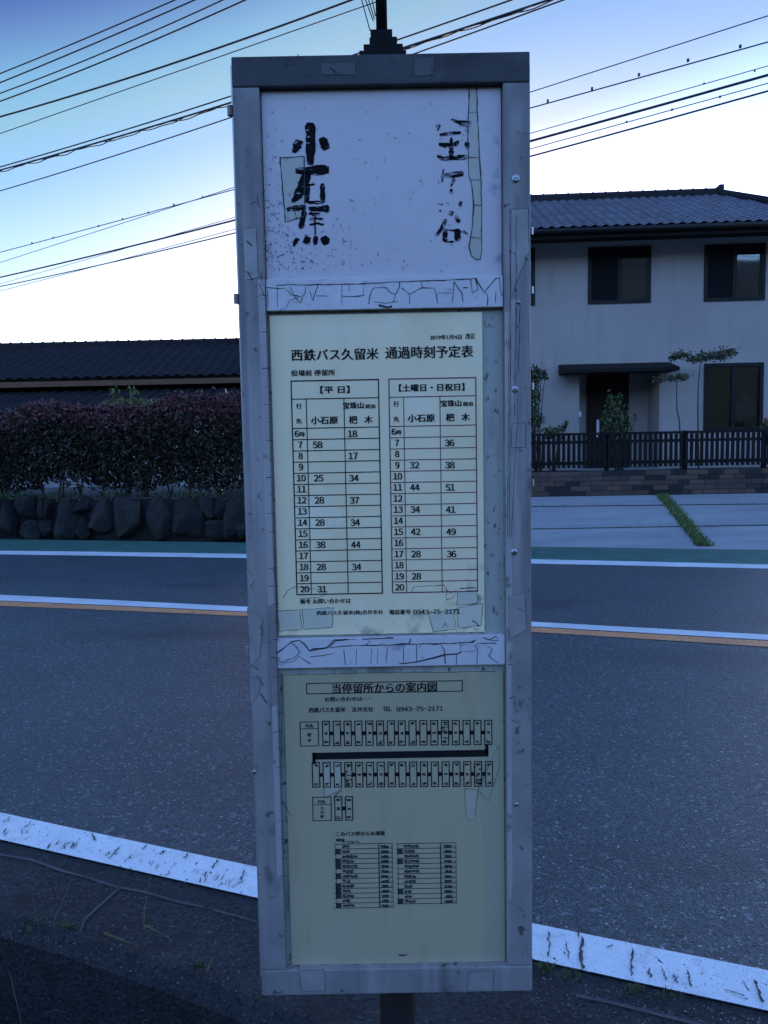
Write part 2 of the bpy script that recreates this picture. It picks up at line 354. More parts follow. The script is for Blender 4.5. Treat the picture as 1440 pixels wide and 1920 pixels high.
WHITEP = material('name_panel_vinyl', (0.58, 0.51, 0.52), 0.42, (0.53, 0.47, 0.49), 4, 6, 0.3, 0.7, bump=0.15, bscale=30, bdist=0.001)
layer(WHITEP, (0.17, 0.16, 0.21), 'noise', 110, 0.64, 0.70, 4, stretch=(1.6, 1, 0.7), mask=[(0, 0.02, -0.14), (2, 1.90, 1.72)], amount=0.85)
layer(WHITEP, (0.22, 0.24, 0.32), 'noise', 45, 0.58, 0.72, 6, mask=[(0, 0.135, 0.15)], amount=0.8)
layer(WHITEP, (0.30, 0.28, 0.36), 'noise', 9, 0.60, 0.75, 5, stretch=(3, 1, 0.5), amount=0.25)
BACKP = material('backing_panel', (0.44, 0.43, 0.37), 0.4, (0.32, 0.33, 0.30), 7, 6, 0.35, 0.7, stretch=(1, 1, 0.35))
layer(BACKP, (0.07, 0.085, 0.08), 'noise', 120, 0.60, 0.68, 5, stretch=(1, 1, 0.6))
layer(BACKP, (0.06, 0.075, 0.07), 'noise', 14, 0.55, 0.7, 6, stretch=(2, 1, 0.4), amount=0.6)
PAPER = material('timetable_paper', (0.90, 0.74, 0.48), 0.30, (0.87, 0.72, 0.46), 5, 5, 0.3, 0.7, bump=0.12, bscale=6, bdist=0.004)
layer(PAPER, (0.62, 0.54, 0.30), 'noise', 7, 0.5, 0.72, 6, stretch=(1.4, 1, 0.5), amount=0.5)
layer(PAPER, (0.88, 0.80, 0.62), 'noise', 11, 0.58, 0.72, 3, amount=0.6)
layer(PAPER, (0.13, 0.14, 0.11), 'noise', 40, 0.55, 0.72, 6, mask=[(2, 1.30, 1.255)], amount=0.7)
layer(PAPER, (0.10, 0.12, 0.10), 'noise', 60, 0.52, 0.66, 5, mask=[(0, 0.075, 0.125), (2, 1.36, 1.28)], amount=0.9)
PAPER2 = material('route_paper', (0.46, 0.385, 0.245), 0.30, (0.41, 0.35, 0.225), 4, 5, 0.3, 0.7, bump=0.12, bscale=6, bdist=0.004)
layer(PAPER2, (0.29, 0.24, 0.13), 'noise', 10, 0.56, 0.75, 6, stretch=(3, 1, 0.4), amount=0.5)
layer(PAPER2, (0.50, 0.44, 0.35), 'noise', 3.5, 0.55, 0.65, 3, amount=0.5)
TAPEW = material('old_white_tape', (0.64, 0.585, 0.60), 0.42, (0.54, 0.50, 0.52), 18, 7, 0.3, 0.7, bump=0.35, bscale=70, bdist=0.0015)
layer(TAPEW, (0.20, 0.21, 0.26), 'noise', 30, 0.60, 0.72, 7, stretch=(1, 1, 2), amount=0.7)
TAPEP = material('clear_tape', (0.66, 0.60, 0.46), 0.25, (0.58, 0.54, 0.42), 20, 6)
TAPER = material('dull_clear_tape', (0.42, 0.385, 0.29), 0.25, (0.47, 0.42, 0.31), 20, 6)
TAPEY = material('yellowed_tape', (0.47, 0.42, 0.36), 0.35, (0.42, 0.37, 0.31), 22, 6)
TAPEF = material('tape_on_frame', (0.25, 0.225, 0.22), 0.45, (0.34, 0.305, 0.295), 26, 8)
TAPEFD = material('dark_tape_on_frame', (0.04, 0.038, 0.04), 0.5, (0.062, 0.058, 0.06), 26, 8)
INK = material('black_ink', (0.012, 0.012, 0.014), 0.7, spec=0.1)
INKB = material('weathered_brush_ink', (0.006, 0.006, 0.009), 0.8, spec=0.1)
layer(INKB, (0.40, 0.40, 0.48), 'noise', 170, 0.60, 0.68, 5, stretch=(0.6, 1, 1.5), amount=0.8)
layer(INKB, (0.42, 0.38, 0.42), 'noise', 90, 0.50, 0.60, 6, stretch=(0.7, 1, 1.4), mask=[(0, 0.02, 0.06)], amount=0.75)
INKR = material('red_brown_ink', (0.16, 0.04, 0.06), 0.5)
INKC = material('dirt_in_tape_cracks', (0.04, 0.04, 0.05), 0.8)
STEEL = material('screw_steel', (0.4, 0.4, 0.42), 0.4, metal=1.0)

ALUT = material('dark_aluminium', (0.026, 0.024, 0.028), 0.55, (0.045, 0.042, 0.046), 14, 9, 0.3, 0.7, bump=0.25, bscale=60, bdist=0.0015, metal=0.2)  # darker aluminium tone for the top rail
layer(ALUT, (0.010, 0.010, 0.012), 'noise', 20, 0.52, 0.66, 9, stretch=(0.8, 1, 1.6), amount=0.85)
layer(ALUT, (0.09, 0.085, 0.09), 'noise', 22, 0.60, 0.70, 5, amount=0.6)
layer(ALU, (0.075, 0.07, 0.075), 'noise', 3.2, 0.30, 0.62, 8, stretch=(2.5, 1, 1), mask=[(2, 1.50, 1.86)], amount=0.95)  # stiles get darker towards the top
sign = empty('bus_stop_sign', (0.006, 1.03, 0), 'tall narrow bus stop board with timetable sheets in a weathered grey frame on a post', 'bus stop sign')
XL, XR, ZT, ZB = -0.1800, 0.1920, 1.9895, 0.7530
IL, IR, IT, IB = -0.1462, 0.1580, 1.9530, 0.7895
YF, YB, YP = 1.000, 1.046, 1.009
fr = MB(); 
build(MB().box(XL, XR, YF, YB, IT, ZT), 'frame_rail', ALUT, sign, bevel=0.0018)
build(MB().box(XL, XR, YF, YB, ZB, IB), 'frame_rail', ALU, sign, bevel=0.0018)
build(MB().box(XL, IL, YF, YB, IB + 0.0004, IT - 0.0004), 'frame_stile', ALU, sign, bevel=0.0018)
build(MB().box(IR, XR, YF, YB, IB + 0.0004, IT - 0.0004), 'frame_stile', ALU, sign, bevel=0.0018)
# thin bright lip along the sides and top of the case
lip = MB(); lip.box(XL - 0.0035, XL - 0.0002, YF + 0.012, YB + 0.002, ZB + 0.02, ZT - 0.004); lip.box(XR + 0.0002, XR + 0.0022, YF + 0.012, YB + 0.002, ZB + 0.05, ZT - 0.01); lip.box(XL + 0.002, XR - 0.002, YF + 0.010, YB, ZT + 0.0002, ZT + 0.003)
build(lip, 'case_rim', material('rim_metal', (0.45, 0.47, 0.47), 0.35, metal=0.5), sign)
build(MB().box(IL, IR, YP + 0.006, YB - 0.002, IB, IT), 'back_panel', BACKP, sign)
zpx = lambda y, Y=YP: float(onY(720, y, Y)[2])
zn0, zn1 = zpx(533, YP), IT - 0.0005
namep = build(MB().box(IL + 0.001, IR - 0.001, YP + 0.002, YP + 0.0055, zn0, zn1), 'name_panel', WHITEP, sign)

def ribbon(mb, pts, wpx, Y):
    P = [onY(x, y, Y) for x, y in pts]; n = len(P); W = wpx if hasattr(wpx, '__len__') else [wpx] * n
    L, Rr = [], []
    for i, p in enumerate(P):
        t = P[min(i + 1, n - 1)] - P[max(i - 1, 0)]; t = t / (np.linalg.norm(t) + 1e-9); nr = np.array([-t[2], 0, t[0]])
        k = W[i] / F * Y * 0.5; L.append(p + nr * k); Rr.append(p - nr * k)
    mb.add(L + Rr, [(i, i + 1, n + i + 1, n + i) for i in range(n - 1)])
def brush(mb, pts, wpx, Y, seed=0, k=5):
    """brush stroke: subdivided, ragged edges, rounded ends"""
    g = random.Random(seed); Q, W = [], []
    w = wpx if hasattr(wpx, '__len__') else [wpx] * len(pts)
    for i in range(len(pts) - 1):
        for j in range(k):
            f = j / k; Q.append((pts[i][0] * (1 - f) + pts[i + 1][0] * f, pts[i][1] * (1 - f) + pts[i + 1][1] * f)); W.append(w[i] * (1 - f) + w[i + 1] * f)
    Q.append(pts[-1]); W.append(w[-1]); W = [a * 1.22 * g.uniform(0.80, 1.12) for a in W]; W[0] *= 0.72; W[-1] *= 0.66
    Q = [(a + g.uniform(-0.5, 0.5), b + g.uniform(-0.5, 0.5)) for a, b in Q]
    ribbon(mb, Q, W, Y)
YT = YP + 0.0014
z5 = lambda pts: [(480 + x / 3, 200 + y / 3) for x, y in pts]
bl = MB(); sd_ = 0
for pts, wd in (  # left column of brushed characters
    ([(305, 88), (308, 200), (305, 328)], [15, 15, 13]), ([(245, 188), (232, 220), (212, 258)], [12, 13, 6]), ([(365, 172), (384, 205), (398, 240)], [9, 15, 12]),
    ([(222, 362), (310, 358), (412, 352)], [10, 13, 15]), ([(292, 372), (262, 440), (235, 500), (206, 536)], [13, 14, 13, 6]),
    ([(290, 440), (288, 540)], [8, 7]), ([(286, 441), (330, 436)], 3), ([(372, 432), (378, 540)], [7, 9]), ([(288, 538), (380, 538)], [5, 5]),
    ([(172, 578), (225, 570), (282, 566)], [6, 8, 9]), ([(296, 572), (360, 576), (412, 572)], [6, 8, 12]), ([(272, 585), (262, 640), (248, 686)], [8, 9, 7]),
    ([(302, 634), (340, 628), (378, 632)], 3.2), ([(300, 664), (340, 656), (382, 662)], 3.2), ([(292, 602), (360, 600)], 2.5), ([(334, 600), (330, 640), (334, 722)], 2.6), ([(306, 590), (322, 615)], 3),
    ([(234, 738), (222, 760), (210, 784)], [7, 7, 4]), ([(296, 732), (286, 752), (272, 768)], [8, 11, 8]), ([(338, 726), (332, 776)], [7, 7]), ([(376, 730), (390, 752), (400, 774)], [10, 13, 10]),
    # right column, worn down to fragments
    ([(1098, 70), (1135, 85), (1165, 92), (1210, 98)], [3, 5, 8, 9]), ([(1012, 112), (1026, 100), (1036, 108), (1022, 134)], 2.5), ([(1032, 158), (1090, 150), (1152, 144)], [4, 5, 4]),
    ([(1098, 172), (1098, 230), (1100, 292)], [3, 7, 8]), ([(1026, 208), (1060, 216), (1090, 212)], [5, 7, 5]), ([(1112, 215), (1142, 198)], [6, 7]), ([(1186, 196), (1192, 232)], [8, 8]),
    ([(1018, 274), (1048, 292), (1110, 288), (1188, 282)], [3, 6, 6, 8]), ([(1056, 352), (1046, 392), (1048, 426)], [2.5, 3, 3]), ([(1052, 388), (1110, 382), (1168, 374)], [5, 9, 8]), ([(1118, 386), (1108, 420), (1098, 452)], [5, 5, 2]),
    ([(1098, 462), (1099, 488)], [4, 6]), ([(1140, 540), (1162, 550)], [7, 8]), ([(1104, 586), (1090, 612)], [7, 6]), ([(1068, 632), (1046, 682), (1012, 728)], [5, 6, 5]), ([(1122, 612), (1142, 650)], [6, 6]),
    ([(1066, 690), (1062, 758)], [7, 9]), ([(1134, 686), (1136, 754)], [10, 11]), ([(1062, 758), (1112, 760)], 3), ([(1072, 690), (1130, 698)], 3), ([(1140, 700), (1190, 712)], 2), ([(1168, 694), (1188, 718)], 2),
    ([(1034, 582), (1040, 590)], 3), ([(1042, 545), (1048, 552)], 2)):
    sd_ += 1; brush(bl, z5(pts), wd, YT, sd_)
build(bl, 'brush_lettering', INKB, namep)
# flecks of lost paint on the panel
fk = MB(); g = random.Random(3)
for i in range(380):
    x = 490 + abs(g.gauss(0, 80)); y = 505 - abs(g.gauss(0, 110))
    if g.random() < 0.25: x = g.uniform(500, 880); y = g.uniform(190, 510)
    if y < 165 or x > 900 or (545 < x < 622 and 225 < y < 462 and g.random() < 0.7): continue
    a = g.uniform(0, 3.14); l = g.uniform(0.6, 4.2)
    ribbon(fk, [(x, y), (x + l * math.cos(a), y + l * math.sin(a)), (x + 2 * l * math.cos(a + 0.5), y + 2 * l * math.sin(a + 0.5))], [0.5, g.uniform(0.8, 2.4), 0.5], YT)
build(fk, 'paint_fleck', material('fleck_grey', (0.20, 0.19, 0.26), 0.6), namep)
def patch(mb, pts, Y): mb.poly([onY(x, y, Y) for x, y in pts])
def outline(mb, pts, wd, Y, seed=0, close=True):
    g = random.Random(seed); pp = list(pts) + ([pts[0]] if close else []); Q = []
    for i in range(len(pp) - 1):
        L = math.dist(pp[i], pp[i + 1]); n = max(1, int(L / 9))
        for j in range(n):
            f = j / n; Q.append((pp[i][0] * (1 - f) + pp[i + 1][0] * f + g.uniform(-0.6, 0.6), pp[i][1] * (1 - f) + pp[i + 1][1] * f + g.uniform(-0.6, 0.6)))
    Q.append(pp[-1]); ribbon(mb, Q, [wd * g.uniform(0.5, 1.4) for _ in Q], Y)
tp1 = [(525, 296), (570, 293), (572, 405), (535, 416)]
tp2 = [(880, 156), (879, 200), (877, 235), (879, 330), (884, 345), (888, 380), (885, 430), (879, 462), (884, 480), (892, 487), (900, 486), (903, 470), (903, 385), (902, 335), (897, 250), (893, 156)]
for q_ in (tp1, tp2):
    tm = MB(); patch(tm, q_, YP + 0.0018); build(tm, 'tape_patch', TAPEY, namep)
to = MB(); outline(to, tp1, 1.8, YT - 0.0001, 1); outline(to, tp2, 1.9, YT - 0.0001, 2)
for a, b, c in ((878, 897, 210), (878, 900, 295), (883, 903, 337), (887, 903, 384), (884, 903, 445)): outline(to, [(a, c), (b, c + 1)], 1, YT - 0.0001, c, False)
outline(to, [(536, 390), (570, 386)], 1.5, YT - 0.0001, 5, False); outline(to, [(552, 390), (556, 412)], 1.2, YT - 0.0001, 6, False)
build(to, 'tape_edge_dirt', INKC, namep)

# cross strips with cracked tape
def cross_strip(y0, y1, yl, seed, lines):
    z0, z1 = zpx(y1, 1.004), zpx(y0, 1.004)
    st = build(MB().box(IL + 0.0005, IR - 0.0005, 1.004, YP + 0.0055, z0, z1), 'cross_strip', TAPEW, sign, bevel=0.0008)
    c = MB()
    for i, l in enumerate(lines): outline(c, l[0], l[1], 1.0036, seed + i, False)
    build(c, 'tape_crack', INKC, st); return st
a3 = lambda pts: [(480 + x / 3, 200 + y / 3) for x, y in pts]
L1 = [([(115, 1005), (190, 1000), (275, 1003), (350, 1000), (480, 1000), (600, 995), (740, 988), (930, 980), (1110, 975), (1210, 968), (1245, 965)], 1.6), ([(45, 1018), (130, 1022), (165, 1020)], 1.3),
      ([(118, 1008), (122, 1128)], 1.2), ([(65, 1030), (68, 1128)], 0.8), ([(170, 1030), (200, 1060), (255, 1070), (275, 1048), (280, 1010)], 1.6), ([(190, 1010), (210, 1055), (250, 1105), (262, 1075)], 1.6), ([(300, 1035), (318, 1090), (335, 1040), (350, 1000)], 1.6), ([(170, 1130), (190, 1090), (240, 1072)], 1),
      ([(482, 1002), (484, 1120)], 1.1), ([(484, 1064), (545, 1068), (608, 1060)], 1.5), ([(525, 1005), (525, 1040)], 1), ([(605, 998), (606, 1060)], 0.9), ([(632, 1110), (640, 1060), (660, 1020), (735, 1018), (755, 1045), (785, 1058), (806, 1015), (808, 985)], 1.5),
      ([(785, 1058), (770, 1100)], 1.1), ([(820, 1018), (862, 1055), (935, 1018), (1000, 1020), (1015, 1060), (1020, 1105)], 1.5), ([(862, 1055), (865, 1108)], 1.2), ([(935, 1018), (930, 980)], 1), ([(1020, 1050), (1100, 1048)], 1),
      ([(1102, 1105), (1110, 1040), (1115, 985)], 1.4), ([(1115, 985), (1160, 1050), (1165, 1100)], 1.4), ([(1208, 970), (1218, 1050), (1250, 1025), (1235, 968)], 1.8), ([(1235, 965), (1275, 1030), (1305, 1060), (1300, 1120)], 1.8), ([(1290, 1035), (1320, 1000), (1345, 968), (1368, 962), (1375, 1030), (1385, 1065)], 1.6),
      ([(1165, 1018), (1190, 1018)], 1.5), ([(1345, 1105), (1350, 1040)], 1), ([(665, 1095), (730, 1105), (800, 1095)], 1), ([(690, 1118), (740, 1128), (765, 1122)], 3.5), ([(340, 1065), (400, 1065)], 1)]
cross_strip(520, 579, 0, 11, [(a3(p), w_) for p, w_ in L1])
a4 = lambda pts: [(480 + x / 3, 1180 + y / 3) for x, y in pts]
L2 = [([(110, 140), (150, 110), (200, 70), (240, 60), (270, 80), (300, 120), (320, 110), (400, 105), (440, 60), (520, 55)], 2.2), ([(120, 170), (150, 190), (210, 180), (240, 150), (290, 185), (310, 195)], 1.8), ([(200, 75), (230, 100), (245, 130), (210, 160), (150, 185)], 1.4), ([(300, 155), (370, 148), (440, 135)], 1.2),
      ([(300, 122), (400, 102), (480, 95), (560, 92), (760, 88), (930, 82), (1060, 80), (1230, 72)], 1.8), ([(420, 95), (450, 65), (560, 55)], 1.2), ([(600, 55), (680, 52), (775, 48)], 2.2), ([(620, 90), (640, 65)], 1), ([(790, 85), (860, 80), (870, 52)], 2.2),
      ([(495, 115), (502, 200)], 1.1), ([(565, 110), (562, 200)], 1), ([(650, 110), (645, 195)], 1.1), ([(685, 110), (682, 195)], 1), ([(740, 100), (732, 190)], 1.1), ([(828, 95), (830, 190)], 1.1), ([(905, 88), (903, 180)], 1.1), ([(920, 100), (935, 80), (1040, 85), (1060, 120), (1065, 195)], 1.6),
      ([(805, 192), (900, 185), (1000, 160), (1070, 143), (1130, 140), (1155, 128)], 2.6), ([(1128, 140), (1128, 200)], 1), ([(1150, 85), (1150, 130), (1240, 122)], 1), ([(1245, 195), (1245, 110), (1232, 95), (1255, 78), (1350, 78)], 1.6), ([(1280, 45), (1310, 60), (1350, 40), (1365, 60), (1320, 65)], 1.8), ([(1300, 95), (1330, 110), (1310, 150), (1345, 180), (1365, 190)], 2), ([(930, 155), (945, 158)], 1.5), ([(1200, 75), (1235, 60)], 2)]
cross_strip(1195, 1250, 0, 51, [(a4(p), w_) for p, w_ in L2])

# --- lettering from the built-in font
JOBS = []
def T(key, s, xc, yc, w_, h_, bold=0.012, Y=None, vertical=False): JOBS.append((key, s, xc, yc, w_, h_, bold))
# timetable sheet
for a in (('2019年1月4日', 836, 632, 58, 9), ('改正', 882, 630, 17, 10), ('西鉄バス久留米', 628, 664.5, 161, 21), ('通過時刻予定表', 805, 660, 162, 22), ('役場前 停留所', 587, 699, 81, 11),
          ('【平 日】', 628, 730.5, 54, 13.5), ('【土曜日・日祝日】', 809.5, 726.5, 121, 13.5), ('行', 560.5, 761.5, 10, 10), ('先', 560.5, 789.5, 10, 9.5), ('小石原', 608.5, 788, 50, 14), ('宝珠山', 662.5, 760, 38, 12), ('経由', 694.5, 761.5, 18, 8), ('杷', 662, 787, 15, 14.5), ('木', 691, 786.5, 15, 14),
          ('行', 743, 757.5, 10, 10), ('先', 743, 786, 10, 9.5), ('小石原', 790, 784, 50, 14), ('宝珠山', 845.5, 756, 38, 12), ('経由', 877.5, 757, 18, 8), ('杷', 844, 782.5, 15, 14.5), ('木', 873, 782, 15, 14),
          ('備考 お問い合わせは', 610, 1127, 96, 9.5), ('西鉄バス久留米(株)吉井支社', 656, 1149, 126, 9.5), ('電話番号', 750, 1147.5, 40, 9.5), ('0943-75-2171', 819, 1147, 90, 9)):
    T('tt', *a, bold=0.02 if a[4] > 12 else 0.03)
def row_y(i, right): return (813 + 20.83 * i) if not right else (809.5 + 20.83 * i)
LEFT = {0: (None, '18'), 1: ('58', None), 2: (None, '17'), 4: ('25', '34'), 6: ('28', '37'), 8: ('28', '34'), 10: ('38', '44'), 12: ('28', '34'), 14: ('31', None)}
RIGHT = {1: (None, '36'), 3: ('32', '38'), 5: ('44', '51'), 7: ('34', '41'), 9: ('42', '49'), 11: ('28', '36'), 13: ('28', None)}
for rgt, tab, hx, c2, c3 in ((0, LEFT, 562.5, 595, 661), (1, RIGHT, 744, 776, 842.5)):
    for i in range(15):
        dx = 0.029 * 20.83 * i if not rgt else 0.012 * 20.83 * i * 1.6
        dx = (0.62 if not rgt else 0.38) * i
        y = row_y(i, rgt); hh = str(6 + i)
        if i == 0: T('tt', '6', hx - 6, y, 8, 11.5, 0.025); T('tt', '時', hx + 4, y + 1, 9.5, 9, 0.03)
        else: T('tt', hh, hx + dx, y, 17 if i > 3 else 8.2, 12, 0.025)
        for v, cx in zip(tab.get(i, ()), (c2, c3)):
            if v: T('tt', v, cx + dx, y, 18, 12.2, 0.03)
# route sheet
for a in (('当停留所からの案内図', 721, 1289.5, 200, 19, 0.03), ('お問い合わせは･･･', 651, 1310.5, 86, 9, 0.03), ('西鉄バス久留米', 613.5, 1331, 70, 10, 0.03), ('吉井支社', 680, 1330, 41, 9.5, 0.03), ('TEL', 726, 1329, 17, 9, 0.03), ('0943-75-2171', 787, 1329, 90, 9, 0.03),
          ('このバス停からの運賃', 676, 1563, 95, 9, 0.03), ('行先', 580, 1361, 15, 7, 0.03), ('杷', 580, 1378, 7, 7, 0.03), ('木', 580, 1388, 7, 7, 0.03), ('行先', 603, 1503.5, 15, 7, 0.03), ('小', 604, 1515, 7, 6, 0.03), ('石', 604, 1523, 7, 6, 0.03), ('原', 604, 1531, 7, 6, 0.03), ('運賃表', 638, 1575, 17, 6, 0.02)):
    T('rt', *a[:5], bold=a[5])
FULL = {c: chr(ord(c) + 0xFEE0) for c in '0123456789TEL-'}
GL = {}
def glyph_request(t):
    if t not in GL:
        c = bpy.data.curves.new('lettering', 'FONT'); c.body = t; c.resolution_u = 3
        o = bpy.data.objects.new('lettering', c); COL.objects.link(o); GL[t] = o
for k, t, *_ in JOBS:
    if all(c in FULL for c in t):
        for c in t: glyph_request(FULL[c])
    else: glyph_request(t)
dg = bpy.context.evaluated_depsgraph_get()
MESH = {}
for t, o in GL.items():
    me = bpy.data.meshes.new_from_object(o.evaluated_get(dg)); v = np.array([q.co[:2] for q in me.vertices]); MESH[t] = (v, [tuple(q.vertices) for q in me.polygons]); bpy.data.meshes.remove(me)
for o in GL.values():
    c = o.data; bpy.data.objects.remove(o); bpy.data.curves.remove(c)
TXT = {'tt': MB(), 'rt': MB()}
YI = YP + 0.0016
DH = MESH[FULL['2']][0]; DH = DH[:, 1].max() - DH[:, 1].min() if FULL['2'] in MESH else 0.7
def place(k, v, fs, px, pz, sx, sz, cen, b):
    """the glyph three times a hair apart makes the stroke bold"""
    for q, (ox, oz) in enumerate(((0, 0), (-b, b * 0.3), (b, -b * 0.3), (0, b * 0.5))):
        yy = YI - 0.00002 * q
        TXT[k].add([(px + ox + (a[0] - cen[0]) * sx, yy, pz + oz + (a[1] - cen[1]) * sz) for a in v], fs)
for (k, t, xc, yc, w_, h_, bold) in JOBS:
    p = onY(xc, yc, YI); px1 = YI / F; b = (0.62 if h_ > 11.4 else 0.36) * px1
    if all(c in FULL for c in t):
        sz = h_ * px1 / DH; cell = w_ * px1 / len(t)
        for i, c in enumerate(t):
            v, fs = MESH[FULL[c]]; lo_, hi_ = v.min(0), v.max(0); cx = (lo_[0] + hi_[0]) / 2; cz = (hi_[1] + lo_[1]) / 2 if c == '-' else None
            sx = min(sz, cell * 0.9 / (hi_[0] - lo_[0])) if c != '1' else min(sz, cell * 1.1 / (hi_[0] - lo_[0]))
            place(k, v, fs, p[0] + (i - (len(t) - 1) / 2) * cell, p[2], sx, sz, (cx, DH / 2 if c != '-' else cz), b)
    else:
        v, fs = MESH[t]; lo_, hi_ = v.min(0), v.max(0); e = np.maximum(hi_ - lo_, 1e-6)
        place(k, v, fs, p[0], p[2], w_ * px1 / e[0], h_ * px1 / e[1], (lo_ + hi_) / 2, b)

def sheet(name, mat, pts_x, y0, y1, Y, cols=10, rows=14, amp=0.0006):
    """a paper sheet, very slightly wavy, with thickness"""
    x0, x1 = pts_x; z1, z0 = zpx(y0, Y), zpx(y1, Y); mb = MB(); vs = []
    for j in range(rows + 1):
        for i in range(cols + 1):
            vs.append((x0 + (x1 - x0) * i / cols, Y, z0 + (z1 - z0) * j / rows))
    fs = [(j * (cols + 1) + i, j * (cols + 1) + i + 1, (j + 1) * (cols + 1) + i + 1, (j + 1) * (cols + 1) + i) for j in range(rows) for i in range(cols)]
    mb.add(vs, fs); mb.box(x0 + 0.0001, x1 - 0.0001, Y + 0.0004, Y + 0.0012, z0, z1)
    return build(mb, name, mat, sign, fix=False)
YS = YP + 0.0022
tt = sheet('timetable_sheet', PAPER, (IL + 0.003, 0.1315), 588, 1188, YS)
rt = sheet('route_map_sheet', PAPER2, (IL + 0.007, IR - 0.003), 1262, 1808, YS)
build(TXT['tt'], 'printed_lettering', INK, tt, fix=False)
build(TXT['rt'], 'printed_lettering', INK, rt, fix=False)

YL = YP + 0.0017
def hv(mb, p, q, wpx):     # a level or upright ruled line between two picture points
    a, b = onY(*p, YL), onY(*q, YL); k = wpx / F * 0.5
    if abs(a[0] - b[0]) > abs(a[2] - b[2]): z = (a[2] + b[2]) / 2; mb.poly([(a[0] - k, YL, z - k), (b[0] + k, YL, z - k), (b[0] + k, YL, z + k), (a[0] - k, YL, z + k)])
    else: x = (a[0] + b[0]) / 2; mb.poly([(x - k, YL, a[2]), (x + k, YL, a[2]), (x + k, YL, b[2]), (x - k, YL, b[2])])
def table(TL, TR, BL, BR, hdr, rows_top, n, cols, wd):
    """ruled grid in the sheet's own (level) frame, corners read from the picture"""
    a = [onY(*q, YL) for q in (TL, TR, BL, BR)]
    x0 = (a[0][0] + a[2][0]) / 2; x1 = (a[1][0] + a[3][0]) / 2; zt = (a[0][2] + a[1][2]) / 2; zb = (a[2][2] + a[3][2]) / 2
    mb = MB(); k = wd / F * 0.5
    H_ = lambda z, xa=x0, xb=x1, kk=k: mb.poly([(xa - kk, YL, z - kk), (xb + kk, YL, z - kk), (xb + kk, YL, z + kk), (xa - kk, YL, z + kk)])
    V_ = lambda x, za, zc, kk=k: mb.poly([(x - kk, YL + 0.00005, za), (x + kk, YL + 0.00005, za), (x + kk, YL + 0.00005, zc), (x - kk, YL + 0.00005, zc)])
    H_(zt, kk=k * 1.3); H_(zb, kk=k * 1.3); V_(x0, zb, zt, k * 1.3); V_(x1, zb, zt, k * 1.3)
    zh = zt + (zb - zt) * hdr; zr = zt + (zb - zt) * rows_top; H_(zh)
    for i in range(n): H_(zr + (zb - zr) * i / n)
    for c in cols: V_(x0 + (x1 - x0) * c, zb, zh)
    return mb
build(table((545, 714.5), (709, 711.5), (557.5, 1115), (717.5, 1112), 0.083, 0.218, 15, (0.168, 0.60), 1.7), 'ruled_table', INK, tt, fix=False)
build(table((728, 711), (892, 707.5), (737, 1111.5), (895.5, 1108.5), 0.083, 0.218, 15, (0.166, 0.585), 1.6), 'ruled_table', INKR, tt, fix=False)

# route diagram
dm = MB()
def rect(x0, y0, x1, y1, wd):
    hv(dm, (x0, y0), (x1, y0 - (x1 - x0) * 0.018), wd); hv(dm, (x0, y1), (x1, y1 - (x1 - x0) * 0.018), wd); k_ = (x1 - x0) * 0.018; hv(dm, (x0, y0), (x0, y1), wd); hv(dm, (x1, y0 - k_), (x1, y1 - k_), wd)
def fill(x0, y0, x1, y1): a, b = onY(x0, y0, YL), onY(x1, y1, YL); dm.poly([(a[0], YL, b[2]), (b[0], YL, b[2]), (b[0], YL, a[2]), (a[0], YL, a[2])])
def blot(x, y, s, gg):
    for _ in range(4):
        x1, y1 = x + gg.uniform(-s, s) * 0.7, y + gg.uniform(-s, s) * 0.7
        ribbon(dm, [(x1 - gg.uniform(0.5, 1) * s, y1), (x1 + gg.uniform(0.5, 1) * s, y1 + gg.uniform(-1, 1) * s * 0.4)], 1.1, YL + 0.00008 * gg.random())
gg = random.Random(8)
rect(575, 1281.5, 867, 1301, 1.7)
rect(563, 1354, 597, 1399, 1.6); hv(dm, (563, 1366.5), (597, 1366), 1.2)
rect(586.5, 1495, 621, 1539, 1.6); hv(dm, (586.5, 1509), (621, 1508.4), 1.2)
def stops(xs, y0, y1, worn=()):
    for i, x in enumerate(xs):
        d = -0.018 * (x - xs[0]) + 0.012 * (x - xs[0])
        a, b = y0 + d, y1 + d
        if i in worn:
            for _ in range(14): blot(x + gg.uniform(-6, 6), gg.uniform(a + 3, b - 3), 2.2, gg)
        rect(x - 6.6, a, x + 6.6, b, 2.0)
        for _ in range(2): blot(x, a + 5.5, 3.3, gg); blot(x, b - 5.5, 3.3, gg)
        if gg.random() < 0.55: blot(x, (a + b) / 2, 2.8, gg); blot(x, (a + b) / 2, 2.8, gg)
        if i: fill((x + xs[i - 1]) / 2 - 3.6, (a + b) / 2 - 3.6, (x + xs[i - 1]) / 2 + 3.6, (a + b) / 2 + 3.6)
stops([611.5 + 20.27 * i for i in range(16)], 1352.5, 1398, (11,))
stops([592.5 + 20.27 * i for i in range(17)], 1430, 1476, (3, 15))
stops([634.5, 654.5], 1494, 1538)
fill(585.5, 1411.5, 916, 1418.5); fill(585.5, 1411.5, 592, 1432); fill(909.5, 1395, 916, 1413)
build(dm, 'route_diagram', INK, rt, fix=False)
fm = MB(); dm = fm
